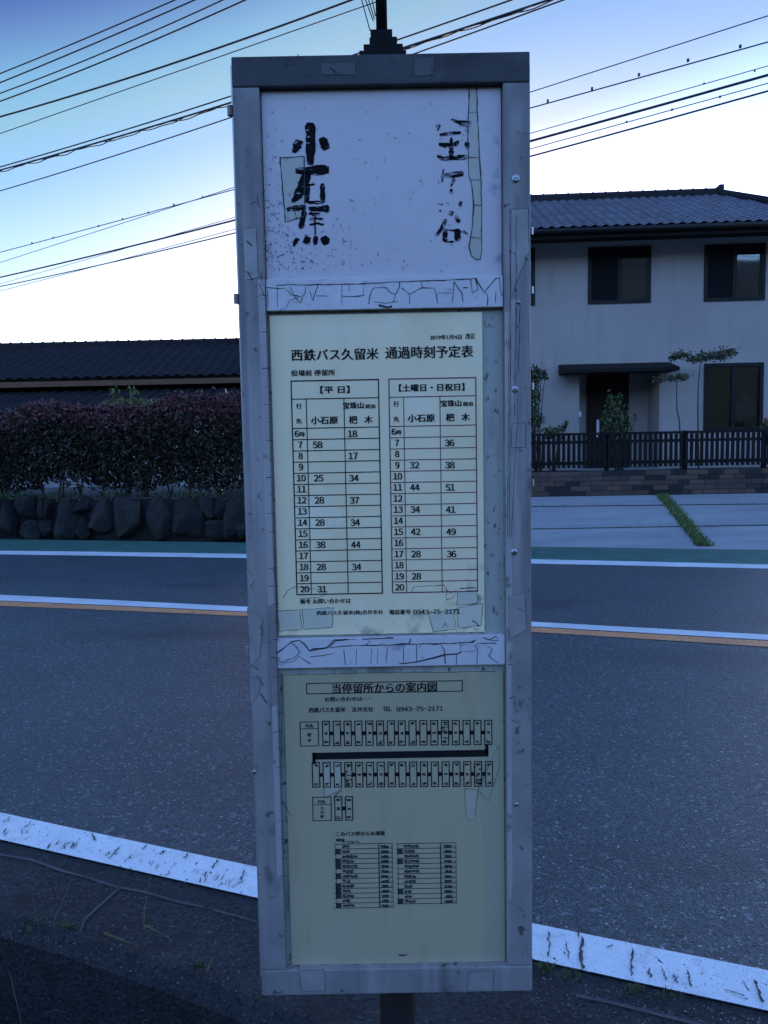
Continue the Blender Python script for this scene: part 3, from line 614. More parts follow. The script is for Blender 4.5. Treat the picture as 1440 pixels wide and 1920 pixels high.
for (x0, x1, y0, y1, n, cA, cB, sp) in ((628, 736, 1583, 1703, 13, 0.11, 0.76, (1, 3, 4, 6, 8, 9, 10, 12)), (744, 855, 1582, 1695, 12, 0.10, 0.735, (1, 3, 9, 11))):
    for i in range(n + 1): y = y0 + (y1 - y0) * i / n; hv(fm, (x0, y), (x1, y - (x1 - x0) * 0.018), 1.4)
    hv(fm, (x0 + 2, y0), (x0 + 3.5, y1), 1.0); hv(fm, (x1, y0), (x1 + 1, y1), 1.0)
    hv(fm, (x0 + (x1 - x0) * cB, y0), (x0 + (x1 - x0) * cB + 2, y1), 2.2)
    for i in range(n):
        y = y0 + (y1 - y0) * (i + 0.5) / n; d = 1.5 * i / n
        if i in sp: fill(x0 + 0.5 + d, y - 4.6, x0 + 11 + d, y + 4.4)
        for j in range(2 + gg.randrange(3)): [blot(x0 + 17 + j * 7 + d, y, 3.2, gg) for _ in range(3)]
        for j in range(3): [blot(x0 + (x1 - x0) * 0.865 + j * 4 - 4 + d, y, 3.0, gg) for _ in range(3)]
        blot(x1 - 2, y, 1.0, gg)
blot(644, 1578.5, 3, gg); blot(653, 1579, 3, gg); blot(662, 1579, 3, gg); blot(671, 1579, 3, gg)
for j in range(5): blot(749 + j * 3.2, 1791, 2.0, gg)
build(fm, 'fare_table', material('faded_ink', (0.03, 0.03, 0.04), 0.6), rt, fix=False)
# old tape on the sheets
tq = MB(); to = MB(); YQ = YP + 0.00195
for i, pts in enumerate(([(520, 1146), (562, 1143), (566, 1180), (525, 1184)], [(566, 1143), (625, 1139), (623, 1176), (570, 1180)], [(803, 1150), (850, 1143), (856, 1180), (812, 1184)], [(856, 1140), (905, 1132), (902, 1172), (860, 1178)], [(858, 1110), (893, 1106), (895, 1130), (857, 1136)])):
    tq = MB(); patch(tq, pts, YQ); build(tq, 'tape_patch', TAPEP, tt); outline(to, pts, 0.9, YQ - 0.0001, 90 + i)
for i, (pts, wd) in enumerate((([(530, 1122), (540, 1106), (553, 1100), (590, 1104), (614, 1114), (600, 1120), (560, 1122)], 1), ([(772, 1110), (776, 1100), (832, 1097), (838, 1108), (836, 1122)], 1), ([(836, 1104), (845, 1112), (856, 1104), (850, 1120), (836, 1125)], 1), ([(862, 1104), (893, 1102)], 2), ([(830, 1176), (835, 1168), (840, 1176)], 1.6), ([(885, 1164), (893, 1168), (898, 1175)], 2.2))):
    outline(to, pts, wd, YQ - 0.0001, 120 + i, False)
build(to, 'tape_edge_dirt', INKC, tt, fix=False)
tq = MB(); to = MB()
for i, (pts, f_) in enumerate((([(606, 1432), (640, 1424), (640, 1480), (608, 1496)], 1), ([(872, 1478), (896, 1482), (890, 1538), (876, 1538), (872, 1510)], 1), ([(896, 1482), (916, 1502), (936, 1440), (936, 1395)], 0))):
    if f_: tq = MB(); patch(tq, pts, YQ); build(tq, 'tape_patch', TAPER, rt)
    outline(to, pts, 0.9, YQ - 0.0001, 190 + i)
outline(to, [(627, 1496), (634, 1486), (641, 1482)], 2.0, YQ - 0.0001, 200, False)
outline(to, [(528, 1262), (528, 1500), (545, 1530), (527, 1534)], 0.9, YQ - 0.0001, 201, False); outline(to, [(527, 1266), (700, 1262), (930, 1259)], 0.9, YQ - 0.0001, 202, False)
build(to, 'tape_edge_dirt', INKC, rt, fix=False)
bs = MB(); bs.poly([onY(x, y, YP + 0.0020) for x, y in ((898, 1262), (906, 1400), (902, 1520), (910, 1640), (906, 1800), (947, 1800), (943, 1262))])
build(bs, 'margin_film', material('blue_margin_film', (0.36, 0.345, 0.245), 0.3, (0.43, 0.375, 0.245), 9, 7, 0.3, 0.7, stretch=(1, 1, 0.3)), rt)
# long tape strips along the inner edges of the stiles
ETAPE = material('edge_tape', (0.42, 0.37, 0.36), 0.45, (0.30, 0.27, 0.27), 20, 8, 0.3, 0.7, bump=0.3, bscale=50, bdist=0.001, stretch=(1, 1, 0.3))
layer(ETAPE, (0.10, 0.095, 0.10), 'noise', 40, 0.58, 0.70, 7)
for xa, xb, y0, y1 in ((IR + 0.0008, IR + 0.0085, 590, 1180), (IR + 0.0008, IR + 0.0072, 1210, 1690), (IL - 0.0092, IL - 0.0006, 520, 1130), (IL - 0.0080, IL - 0.0006, 1320, 1640)):
    build(MB().box(xa, xb, YF - 0.0003, YF + 0.0005, zpx(y1, YF), zpx(y0, YF)), 'edge_tape', ETAPE, sign)
# worn tape and cracks on the frame
tq = MB(); to = MB(); YX = YF - 0.0004
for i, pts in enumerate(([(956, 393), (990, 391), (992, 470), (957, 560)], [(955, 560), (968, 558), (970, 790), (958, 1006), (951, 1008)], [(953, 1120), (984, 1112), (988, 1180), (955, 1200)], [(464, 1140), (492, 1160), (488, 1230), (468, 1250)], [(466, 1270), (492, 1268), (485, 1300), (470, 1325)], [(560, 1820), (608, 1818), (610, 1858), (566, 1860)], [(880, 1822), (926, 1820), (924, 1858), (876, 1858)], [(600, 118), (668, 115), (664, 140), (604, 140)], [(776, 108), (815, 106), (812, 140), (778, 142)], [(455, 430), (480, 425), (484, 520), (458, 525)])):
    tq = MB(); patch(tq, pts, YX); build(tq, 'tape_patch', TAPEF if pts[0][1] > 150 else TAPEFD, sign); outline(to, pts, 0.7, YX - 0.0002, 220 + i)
g = random.Random(77)
for i in range(34):
    x = 484 + 0.0303 * (i * 38 + 540 - 165); y = 520 + i * 34; outline(to, [(x - g.uniform(1, 12), y + g.uniform(-2, 3)), (x + 6, y)], g.uniform(0.8, 1.6), YX, i, False)
for (x, y0, y1) in ((958, 395, 1005), (968, 400, 780), (975, 560, 700)): outline(to, [(x, y0), (x - 1, (y0 + y1) / 2), (x - 3, y1)], 1.1, YX, int(x), False)
for i in range(30):
    x = g.choice((g.uniform(458, 490), g.uniform(950, 988))); y = g.choice((g.gauss(430, 50), g.gauss(1180, 60), g.gauss(1290, 30), g.gauss(1730, 40))) ; l = g.uniform(5, 20); a = g.uniform(0, 3.1)
    if x < 700 and y > 1500: continue
    outline(to, [(x, y), (min(990, max(470, x + l * math.cos(a))), y + l * math.sin(a)), (min(990, max(474, x + l * math.cos(a) + 5)), y + 1.5 * l * math.sin(a))], g.uniform(0.8, 2.0), YX, i, False)
for i in range(16):
    x = g.uniform(520, 840); y = g.uniform(106, 146); outline(to, [(x, y), (x + g.uniform(-10, 20), y + g.uniform(-8, 12))], g.uniform(0.8, 1.8), YX, i, False)
outline(to, [(945, 150), (962, 135), (975, 128)], 1.2, YX, 3, False); outline(to, [(960, 795), (985, 792), (986, 838), (958, 840)], 1, YX, 4)
build(to, 'tape_crack', INKC, sign, fix=False)
# screws and hinge knuckles
for x, y, s in ((967, 335, 7), (965, 730, 6), (964, 1035, 6), (972, 566, 4), (477, 1447, 4), (968, 1508, 4)):
    p = onY(x, y, YF); r_ = s / F
    m_ = MB().tube([(p[0], YF + 0.001, p[2]), (p[0], YF - 0.0012, p[2]), (p[0], YF - 0.0022, p[2])], [r_, r_, r_ * 0.55], 14)
    sc_ = build(m_, 'screw', STEEL, sign)
    build(MB().box(p[0] - r_ * 0.6, p[0] + r_ * 0.6, YF - 0.0026, YF - 0.0021, p[2] - r_ * 0.1, p[2] + r_ * 0.1), 'screw_slot', INK, sc_)
for x, y in ((443, 557), (462, 1225), (430, 200)):
    z = onY(x, y, YF)[2]; build(MB().tube([(XL - 0.005, YF + 0.012, z - 0.006), (XL - 0.005, YF + 0.012, z + 0.006)], 0.004, 10), 'hinge_knuckle', ALU, sign, bevel=0)
for x, y in ((997, 428), (997, 540), (997, 722), (993, 905)):
    z = onY(x, y, YF)[2]; build(MB().tube([(XR + 0.004, YF + 0.010, z - 0.005), (XR + 0.004, YF + 0.010, z + 0.004)], 0.0018, 10), 'latch_pin', STEEL, sign)
# post, mast, stepped bracket, stay wires
CX = 0.007
build(MB().tube([(CX, 1.075, 0), (CX, 1.075, 0.9), (CX, 1.075, 1.93)], 0.0265, 24), 'post', POSTM, sign, smooth=True)
bk = MB(); bz = ZT + 0.0032
bxx = lambda x0, x1, z0, z1, d=0.016: bk.box(x0, x1, 1.028 - d, 1.028 + d, z0, z1)
bxx(-0.0205, 0.0385, bz, bz + 0.0062, 0.018); bxx(-0.0150, 0.0345, bz + 0.0062, bz + 0.0145, 0.0165); bxx(-0.0075, 0.0275, bz + 0.0145, bz + 0.0235, 0.0145); bxx(-0.0060, 0.0215, bz + 0.0235, bz + 0.0345, 0.012)
bk.tube([(0.0205, 1.028, bz + 0.0290), (0.0270, 1.028, bz + 0.0290)], 0.0022, 8)
build(bk, 'mast_bracket', DARKM, sign, bevel=0.0006)
build(MB().tube([(0.0085, 1.028, bz + 0.034), (0.0065, 1.028, bz + 0.45)], 0.0072, 16), 'mast', DARKM, sign, smooth=True)
for (x0, y0, x1, y1) in ((694, 58, 677, -4), (700, 40, 684, -4), (702, 36, 690, -4), (704, 30, 697, -4)):
    a, b = onY(x0, y0, 1.026), onY(x1, y1, 1.026); build(MB().tube([a, a + (b - a) * 6], 0.0007, 6), 'stay_wire', DARKM, sign)
# clamps behind the case
for z in (1.86, 0.86): build(MB().box(CX - 0.05, CX + 0.05, YB, 1.11, z - 0.012, z + 0.012), 'post_clamp', DARKM, sign, bevel=0.002)

# ------------------------------------------------------------------ TILE ROOF helper
TILE = material('glazed_roof_tile', (0.12, 0.122, 0.155), 0.32, (0.175, 0.177, 0.22), 2.5, 6, bump=0.2, bscale=20, bdist=0.004)
TILED = material('old_dark_roof_tile', (0.009, 0.009, 0.011), 0.7, (0.017, 0.017, 0.02), 2.0, 7, spec=0.25, bump=0.3, bscale=20, bdist=0.004)
def tile_roof(mb, fn, u0, u1f, slope_len, pitch=0.27, course=0.26, wave=0.035, lap=0.028, ns=8):
    """fn(u, s, h): u along the eave, s up the slope, h off the roof plane; u1f(s): the right limit"""
    rows = []; nr = int(slope_len / course)
    for j in range(nr + 1):
        rows += [(j * course, lap), (j * course + course * 0.5, lap * 0.5), ((j + 1) * course - 0.004, 0.0)]
    umax = max(u1f(0), u1f(slope_len)); nu = int((umax - u0) / pitch * ns) + 1; base = len(mb.v)
    for s, h in rows:
        for i in range(nu + 1):
            u = u0 + i * pitch / ns; q = (i / ns) % 1.0
            wv = wave * (math.cos(q * 2 * math.pi) * 0.5 + 0.5) ** 1.3
            uu = min(u, u1f(min(s, slope_len))); mb.v.append(tuple(map(float, fn(uu, min(s, slope_len), h + wv))))
    m = nu + 1
    for j in range(len(rows) - 1):
        for i in range(nu): a = base + j * m + i; mb.f.append((a, a + 1, a + m + 1, a + m))
    return mb

# ------------------------------------------------------------------ RIGHT-HAND HOUSE
YAW = R(3.2); HU = np.array([math.cos(YAW), -math.sin(YAW), 0]); HN = np.array([math.sin(YAW), math.cos(YAW), 0])
H0 = onY(1220, 700, 17.5); H0 = np.array([H0[0], H0[1], 0.0])
def HW(u, w_, z): return H0 + HU * u + HN * w_ + np.array([0, 0, z])
def hp(x, y, w_=0.0):
    p = onP(x, y, H0 + HN * w_, HN); return float(np.dot(p - H0, HU)), float(p[2])
WALLM = material('beige_render', (0.37, 0.33, 0.31), 0.9, (0.33, 0.295, 0.28), 1.0, 8, bump=0.5, bscale=120, bdist=0.004)
layer(WALLM, (0.24, 0.22, 0.21), 'noise', 2.2, 0.52, 0.72, 6, stretch=(3, 3, 0.35), amount=0.3)
FRAMEM = material('dark_bronze_frame', (0.007, 0.007, 0.008), 0.5, spec=0.25)
WOODD = material('dark_wood_door', (0.020, 0.010, 0.007), 0.6, (0.034, 0.018, 0.011), 6, 8, spec=0.2, stretch=(6, 6, 0.4))
EAVEM = material('dark_eave_boards', (0.008, 0.007, 0.007), 0.8, (0.014, 0.012, 0.011), 5, 6, spec=0.2, stretch=(8, 0.6, 1))
CURT = material('grey_curtain', (0.50, 0.52, 0.54), 0.9); BLIND = material('dark_screen', (0.09, 0.10, 0.11), 0.8)
SCREEN = material('insect_mesh', (0.006, 0.006, 0.008), 0.8, spec=0.15)
REFLECT = material('painted_reflection', (0.20, 0.23, 0.23), 0.9, (0.42, 0.44, 0.46), 1.6, 3, 0.5, 0.56)  # pale patches stand in for reflections in the large window
def glass(name):
    m = bpy.data.materials.new(name); m.use_nodes = True; t = m.node_tree; t.nodes.clear()
    o = t.nodes.new('ShaderNodeOutputMaterial'); mx = t.nodes.new('ShaderNodeMixShader'); tr = t.nodes.new('ShaderNodeBsdfTransparent'); gl = t.nodes.new('ShaderNodeBsdfGlossy'); fr_ = t.nodes.new('ShaderNodeFresnel')
    fr_.inputs[0].default_value = 1.9; gl.inputs['Roughness'].default_value = 0.03; tr.inputs[0].default_value = (0.55, 0.6, 0.62, 1); gl.inputs[0].default_value = (0.9, 0.95, 1, 1)
    t.links.new(fr_.outputs[0], mx.inputs[0]); t.links.new(tr.outputs[0], mx.inputs[1]); t.links.new(gl.outputs[0], mx.inputs[2]); t.links.new(mx.outputs[0], o.inputs[0]); return m
GLASS = glass('window_glass')
GZ = float(onP(1200, 880, H0, HN)[2])                # garden level under the house
hs = empty('house', tuple(HW(0, 0, GZ - 0.6)), 'two storey beige house with dark tiled roof and dark framed windows behind the picket fence', 'house')
UL, UR = hp(640, 600)[0], hp(1345, 357, 3.0)[0] + 0.45
EZ = hp(1200, 452)[1]
ZG = GZ - 0.6
rects = {}
for k, (x0, y0, x1, y1) in dict(w1=(1104, 463, 1219, 569), w2=(1321, 458, 1434, 564), w0=(880, 467, 1001, 575), big=(1320, 681, 1430, 806), porch=(1086, 690, 1237, 830)).items():
    a, b = hp(x0, y1), hp(x1, y0); rects[k] = (a[0], b[0], a[1], b[1])
pr = rects['porch']; rects['porch'] = (pr[0], pr[1], GZ, pr[3])
# wall as panels round the openings (front), thick
us = sorted({UL, UR, *[r[0] for r in rects.values()], *[r[1] for r in rects.values()]}); zs = sorted({ZG, EZ + 0.35, *[r[2] for r in rects.values()], *[r[3] for r in rects.values()]})
wl = MB(); inside = lambda u, z: any(r[0] < u < r[1] and r[2] < z < r[3] for r in rects.values())
solid = {}
for i in range(len(us) - 1):
    for j in range(len(zs) - 1): solid[i, j] = not inside((us[i] + us[i + 1]) / 2, (zs[j] + zs[j + 1]) / 2)
for (i, j), s_ in solid.items():
    a, b, c, d = us[i], us[i + 1], zs[j], zs[j + 1]
    if s_:
        wl.poly([HW(a, 0, c), HW(b, 0, c), HW(b, 0, d), HW(a, 0, d)])
    else:
        for (di, dj, q) in ((-1, 0, [(a, 0, c), (a, .18, c), (a, .18, d), (a, 0, d)]), (1, 0, [(b, 0, c), (b, 0, d), (b, .18, d), (b, .18, c)]), (0, -1, [(a, 0, c), (b, 0, c), (b, .18, c), (a, .18, c)]), (0, 1, [(a, 0, d), (a, .18, d), (b, .18, d), (b, 0, d)])):
            if solid.get((i + di, j + dj), False): wl.poly([HW(*p) for p in q])
DEP = 6.4
for u in (UL, UR): wl.poly([HW(u, 0, ZG), HW(u, DEP, ZG), HW(u, DEP, EZ + 0.35), HW(u, 0, EZ + 0.35)])
wl.poly([HW(UL, DEP, ZG), HW(UR, DEP, ZG), HW(UR, DEP, EZ + 0.35), HW(UL, DEP, EZ + 0.35)])
build(wl, 'wall', WALLM, hs, fix=False)
HT = lambda u, w_, z: tuple(HW(u, w_, z))
def window(key, name, tall=False, curtain=True):
    u0, u1, z0, z1 = rects[key]; f = 0.055; m_ = (u0 + u1) / 2
    fm_ = MB(); fm_.box(u0 - 0.02, u1 + 0.02, -0.03, 0.07, z1 - f, z1 + 0.02, HT); fm_.box(u0 - 0.02, u1 + 0.02, -0.03, 0.07, z0 - 0.02, z0 + f, HT)
    fm_.box(u0 - 0.02, u0 + f, -0.03, 0.07, z0 + f, z1 - f, HT); fm_.box(u1 - f, u1 + 0.02, -0.03, 0.07, z0 + f, z1 - f, HT); fm_.box(m_ - 0.045, m_ + 0.045, -0.025, 0.065, z0 + f, z1 - f, HT)
    wd = build(fm_, 'window_frame', FRAMEM, hs)
    if curtain: build(MB().box(u0 + f, m_ - 0.05, -0.018, -0.012, z0 + f, z1 - f, HT), 'insect_screen', SCREEN, wd)
    for k_, (a, b) in enumerate(((u0 + f, m_ - 0.045), (m_ + 0.045, u1 - f))):
        build(MB().box(a, b, 0.02 + 0.02 * k_, 0.026 + 0.02 * k_, z0 + f, z1 - f, HT), 'pane', GLASS, wd)
        c = MB(); n = 48; vs = []
        for zz in (z0 + 0.02, z1 - 0.02):
            for i in range(n + 1): vs.append(HT(a + (b - a) * i / n, 0.13 + 0.018 * math.sin(i * 1.3) * (1 if k_ else 0), zz))
        c.add(vs, [(i, i + 1, n + 2 + i, n + 1 + i) for i in range(n)])
        build(c, 'curtain' if k_ else 'screen', (CURT if k_ else BLIND) if curtain else (REFLECT if k_ else BLIND), wd)  # large window: right-hand sheet carries the painted reflections, no real curtain
for k in ('w0', 'w1', 'w2'): window(k, 'window')
window('big', 'window', True, False)
# porch: recess, door, canopy
pu0, pu1, pz0, pz1 = rects['porch']; du0, du1 = hp(1100, 700, 0.9)[0], hp(1178, 700, 0.9)[0]
po = MB(); po.poly([HW(pu0, .18, pz0), HW(pu0, .9, pz0), HW(pu0, .9, pz1), HW(pu0, .18, pz1)]); po.poly([HW(pu1, .18, pz0), HW(pu1, .9, pz0), HW(pu1, .9, pz1), HW(pu1, .18, pz1)]); po.poly([HW(pu0, .9, pz0), HW(pu1, .9, pz0), HW(pu1, .9, pz1), HW(pu0, .9, pz1)]); po.poly([HW(pu0, .18, pz1), HW(pu1, .18, pz1), HW(pu1, .9, pz1), HW(pu0, .9, pz1)])
build(po, 'porch_wall', WALLM, hs, fix=False)
build(MB().box(pu0 - 0.1, pu1 + 0.1, -0.6, 0.9, pz0 - 0.25, pz0 + 0.02, HT), 'porch_step', CONC, hs)
dr = MB().box(du0, du1, 0.84, 0.895, pz0 + 0.03, pz1 - 0.03, HT)
for i in range(6): a = du0 + 0.06 + (du1 - du0 - 0.12) * i / 6; dr.box(a, a + (du1 - du0 - 0.12) / 6 - 0.012, 0.822, 0.838, pz0 + 0.08, pz1 - 0.1, HT)
door = build(dr, 'door', WOODD, hs)
hu, hz = hp(1120, 800, 0.8); build(MB().box(hu - 0.03, hu + 0.03, 0.74, 0.80, hz - 0.25, hz + 0.16, HT), 'handle', material('pale_handle', (0.7, 0.7, 0.72), 0.3), door)
iu, iz = hp(1087, 777, -0.01); build(MB().box(iu - 0.03, iu + 0.03, -0.035, -0.001, iz - 0.06, iz + 0.06, HT), 'intercom', material('intercom', (0.5, 0.5, 0.5), 0.4), hs, bevel=0.005)
cu0, cz0 = hp(1058, 699, -0.75); cu1, cz1 = hp(1275, 680, -0.75); czm = (hp(1160, 697, -0.75)[1])
cn = MB(); cn.add([HT(cu0, -0.75, czm), HT(cu1, -0.75, czm), HT(cu1, 0, czm + 0.02), HT(cu0, 0, czm + 0.02), HT(cu0, -0.75, czm + 0.075), HT(cu1, -0.75, czm + 0.075), HT(cu1, 0, czm + 0.26), HT(cu0, 0, czm + 0.26)], [(0, 1, 2, 3), (4, 7, 6, 5), (0, 4, 5, 1), (1, 5, 6, 2), (2, 6, 7, 3), (3, 7, 4, 0)])
build(cn, 'canopy', EAVEM, hs, bevel=0.008)
# roof
WE = -0.95; eu, ez = hp(1200, 424, WE); ru, rz = hp(1345, 357, 3.0); WRg = 3.0
ru -= 0.0; slp = (rz - 0.12 - ez) / (WRg - WE); SL = math.hypot(WRg - WE, rz - 0.12 - ez); ca, sa = (WRg - WE) / SL, (rz - 0.12 - ez) / SL
rfn = lambda u, s, h: HW(u, WE + s * ca - h * sa, ez + s * sa + h * ca)
ulim = lambda s: ru + 0.05 + 1.15 * (1 - s / SL)
rf = MB(); tile_roof(rf, rfn, UL - 0.8, ulim, SL - 0.05, pitch=0.225, course=0.225, wave=0.034)
roof = build(rf, 'roof', TILE, hs, smooth=False, fix=False)
# soffit, fascia, hip side, back slope
so_ = MB(); e_r = ulim(0)
so_.box(UL - 0.8, e_r, WE + 0.02, WE + 0.07, ez - 0.20, ez + 0.0, HT)
so_.add([HT(UL - 0.8, WE + 0.07, ez - 0.16), HT(e_r, WE + 0.07, ez - 0.16), HT(e_r, 0.0, EZ + 0.02), HT(UL - 0.8, 0.0, EZ + 0.02)], [(0, 1, 2, 3)])
build(so_, 'soffit', EAVEM, hs)
gt = MB(); gt.tube([HT(UL - 0.8, WE - 0.06, ez - 0.06), HT(e_r, WE - 0.06, ez - 0.06)], 0.055, 10); build(gt, 'gutter', FRAMEM, hs, smooth=True)
bkr = MB(); B0 = 2 * WRg - WE
bkr.poly([HT(UL - 0.8, WRg, rz - 0.12), HT(ru + 0.05, WRg, rz - 0.12), HT(e_r, B0, ez), HT(UL - 0.8, B0, ez)]); bkr.poly([HT(ru + 0.05, WRg, rz - 0.12), HT(e_r, WE, ez), HT(e_r, B0, ez)]); bkr.poly([HT(UL - 0.8, WRg, rz - 0.12), HT(UL - 0.8, WE, ez), HT(UL - 0.8, B0, ez)])
build(bkr, 'rear_roof', TILE, roof)
rg = MB(); rg.box(UL - 0.8, ru, WRg - 0.16, WRg + 0.16, rz - 0.25, rz - 0.06, HT); rg.tube([HT(UL - 0.8, WRg, rz - 0.05), HT(ru, WRg, rz - 0.05)], 0.11, 12)
for i in range(32): u = UL - 0.7 + i * (ru - UL + 0.7) / 32; rg.tube([HT(u, WRg, rz - 0.05), HT(u + 0.03, WRg, rz - 0.05)], 0.125, 10)
rg.box(ru - 0.02, ru + 0.10, WRg - 0.2, WRg + 0.2, rz - 0.28, rz + 0.09, HT); rg.tube([HT(ru + 0.04, WRg, rz - 0.06), HT(e_r, WE, ez + 0.10)], 0.10, 10)
build(rg, 'ridge', TILED, roof)

# ------------------------------------------------------------------ LOW BRICK WALL, FENCE, CONCRETE APRON
WALLP = onY(1220, 928, 15.5); WYAW = R(2.0); WU = np.array([math.cos(WYAW), -math.sin(WYAW), 0]); WN = np.array([math.sin(WYAW), math.cos(WYAW), 0])
WBZ = float(WALLP[2])
def wp(x, y, w_=0.0): p = onP(x, y, WALLP + WN * w_, WN); return float(np.dot(p - WALLP, WU)), float(p[2] - WBZ)
def WT(u, w_, z): return tuple(np.array([WALLP[0], WALLP[1], WBZ]) + WU * u + WN * w_ + np.array([0, 0, z]))
WLu, WRu = wp(800, 900)[0], wp(1700, 900)[0]; WH = wp(1200, 882)[1]
BRK = material('mixed_brick', (0.10, 0.075, 0.06), 0.9, (0.17, 0.125, 0.10), 3, 5, bump=0.5, bscale=40)
MORT = material('mortar', (0.055, 0.046, 0.042), 0.95)
def brick_mat():
    m = bpy.data.materials.new('wall_brick'); m.use_nodes = True; t, b = tree_of(m)
    g_ = t.nodes.new('ShaderNodeNewGeometry'); r_ = t.nodes.new('ShaderNodeValToRGB'); cr = r_.color_ramp
    cr.elements[0].color = (0.016, 0.013, 0.013, 1); cr.elements[1].color = (0.10, 0.066, 0.05, 1); cr.interpolation = 'LINEAR'
    e = cr.elements.new(0.3); e.color = (0.062, 0.042, 0.034, 1); e = cr.elements.new(0.22); e.color = (0.022, 0.017, 0.016, 1)
    t.links.new(g_.outputs['Random Per Island'], r_.inputs[0]); t.links.new(r_.outputs[0], b.inputs['Base Color']); b.inputs['Roughness'].default_value = 0.9
    n = t.nodes.new('ShaderNodeTexNoise'); n.inputs['Scale'].default_value = 40; bp_ = t.nodes.new('ShaderNodeBump'); bp_.inputs['Strength'].default_value = 0.5; bp_.inputs['Distance'].default_value = 0.01
    t.links.new(n.outputs[0], bp_.inputs['Height']); t.links.new(bp_.outputs[0], b.inputs['Normal']); return m
bw = empty('brick_wall', WT((WLu + WRu) / 2, 0, 0), 'low dark brick retaining wall under the picket fence', 'retaining wall')
build(MB().box(WLu, WRu, 0.012, 0.22, -0.4, WH - 0.01, WT), 'mortar_core', MORT, bw)
bm_ = MB(); g = random.Random(4); nr = 5; ch = WH / nr
for j in range(nr):
    u = WLu - (0.15 if j % 2 else 0)
    while u < WRu:
        L = g.choice((0.30, 0.30, 0.22, 0.42)) ; bm_.box(u + 0.006, min(u + L - 0.006, WRu), g.uniform(-0.008, 0.004), 0.1, j * ch + 0.006, (j + 1) * ch - 0.005, WT); u += L
build(bm_, 'brick_facing', brick_mat(), bw, fix=False)
FENCEM = material('dark_wood_pickets', (0.006, 0.005, 0.005), 0.8, (0.012, 0.010, 0.010), 8, 6, spec=0.2, stretch=(4, 4, 0.6))
FW = 0.35
fe = empty('picket_fence', WT(wp(1220, 880)[0], FW, WH), 'dark brown picket fence running along the top of the low brick wall', 'fence')
ft, fb = wp(1220, 811, FW)[1], wp(1220, 884, FW)[1]
pk = MB(); u = WLu; g = random.Random(9)
while u < WRu - 0.1:
    pk.box(u, u + 0.062, FW - 0.012, FW + 0.012, fb + 0.10, ft - 0.03 + g.uniform(-0.004, 0.004), WT); u += 0.104
build(pk, 'pickets', FENCEM, fe)
build(MB().box(WLu, WRu, FW - 0.04, FW + 0.04, ft - 0.03, ft + 0.02, WT), 'top_rail', FENCEM, fe); build(MB().box(WLu, WRu, FW + 0.0125, FW + 0.05, fb + 0.16, fb + 0.23, WT), 'bottom_rail', FENCEM, fe); build(MB().box(WLu, WRu, FW + 0.0125, FW + 0.05, ft - 0.2, ft - 0.14, WT), 'middle_rail', FENCEM, fe)
u = WLu + 0.5
while u < WRu: build(MB().box(u, u + 0.08, FW + 0.051, FW + 0.13, WH - 0.1, ft + 0.03, WT), 'post', FENCEM, fe); u += 1.6
# boarded gate stretch before the door
ga, gb = wp(1093, 850, FW)[0], wp(1178, 850, FW)[0]
gd2 = MB(); gd2.poly([WT(WLu - 4, 0.2, WH - 0.03), WT(WRu + 25, 0.2, WH - 0.03), WT(WRu + 25, 3.2, GZ - WBZ), WT(WLu - 4, 3.2, GZ - WBZ)]); gd2.poly([WT(WLu - 4, 3.2, GZ - WBZ), WT(WRu + 25, 3.2, GZ - WBZ), WT(WRu + 25, 40, GZ - WBZ), WT(WLu - 4, 40, GZ - WBZ)])
structure(build(gd2, 'garden_ground', SOIL, fix=False))
# apron rises from the road edge to the wall
ap = MB(); g_idx = [i for i, p in enumerate(gr_t) if p[0] > -0.4]
vs, fs = [], []
NA = 14; A0 = np.array([np.interp(x, gr_t[:, 0], gr_t[:, 1]) for x in np.linspace(-0.6, 14, 30)]); AX = np.linspace(-0.6, 14, 30)
def apron_pt(x, f):      # f 0 at the road, 1 at the wall
    y0 = np.interp(x, gr_t[:, 0], gr_t[:, 1]); y1 = WALLP[1] - (x - WALLP[0]) * math.tan(WYAW) + 0.05
    return (x, y0 + (y1 - y0) * f, 0.005 + (WBZ - 0.005) * f)
for x in AX:
    for k in range(NA + 1): vs.append(apron_pt(x, k / NA))
fs = [(i * (NA + 1) + k, (i + 1) * (NA + 1) + k, (i + 1) * (NA + 1) + k + 1, i * (NA + 1) + k + 1) for i in range(29) for k in range(NA)]
structure(build(ap.add(vs, fs), 'concrete_pavement', CONC))
def on_apron(x, y):      # picture point on the sloping apron
    best = None
    for f in np.linspace(0, 1, 60):
        d = ray(x, y); z = 0.005 + (WBZ - 0.005) * f; p = CAM + d * (z - CAMH) / d[2]; q = apron_pt(p[0], f)
        e = abs(q[1] - p[1])
        if best is None or e < best[0]: best = (e, q)
    return np.array(best[1])
jl = MB(); gs = []
for (x0, y0), (x1, y1) in (((780, 953), (1440, 945)), ((780, 996), (1440, 985))):
    a, b = on_apron(x0, y0), on_apron(x1, y1); b = a + (b - a) * 1.8; k = np.array([0, 0.03, 0.004]); up = np.array([0, 0, 0.006])
    pts = [a + (b - a) * i / 30 for i in range(31)]
    jl.add([p - k + up for p in pts] + [p + k + up for p in pts], [(i, i + 1, 32 + i, 31 + i) for i in range(30)])
    g = np.random.default_rng(int(y0)); q = a + (b - a) * g.random(500)[:, None]; keep = (np.sin(q[:, 0] * 5) + np.sin(q[:, 0] * 13 + 1)) > -0.3; q = q[keep] + g.normal(size=(keep.sum(), 3)) * np.array([0, 0.018, 0]); gs.append((q, 0.035))
structure(build(jl, 'pavement_joint', material('joint_dirt', (0.03, 0.034, 0.022), 0.95)))
a, b = on_apron(1232, 926), on_apron(1318, 1024); g = np.random.default_rng(2)
dirn = (b - a); nrm = np.array([-dirn[1], dirn[0], 0]); nrm /= np.linalg.norm(nrm)
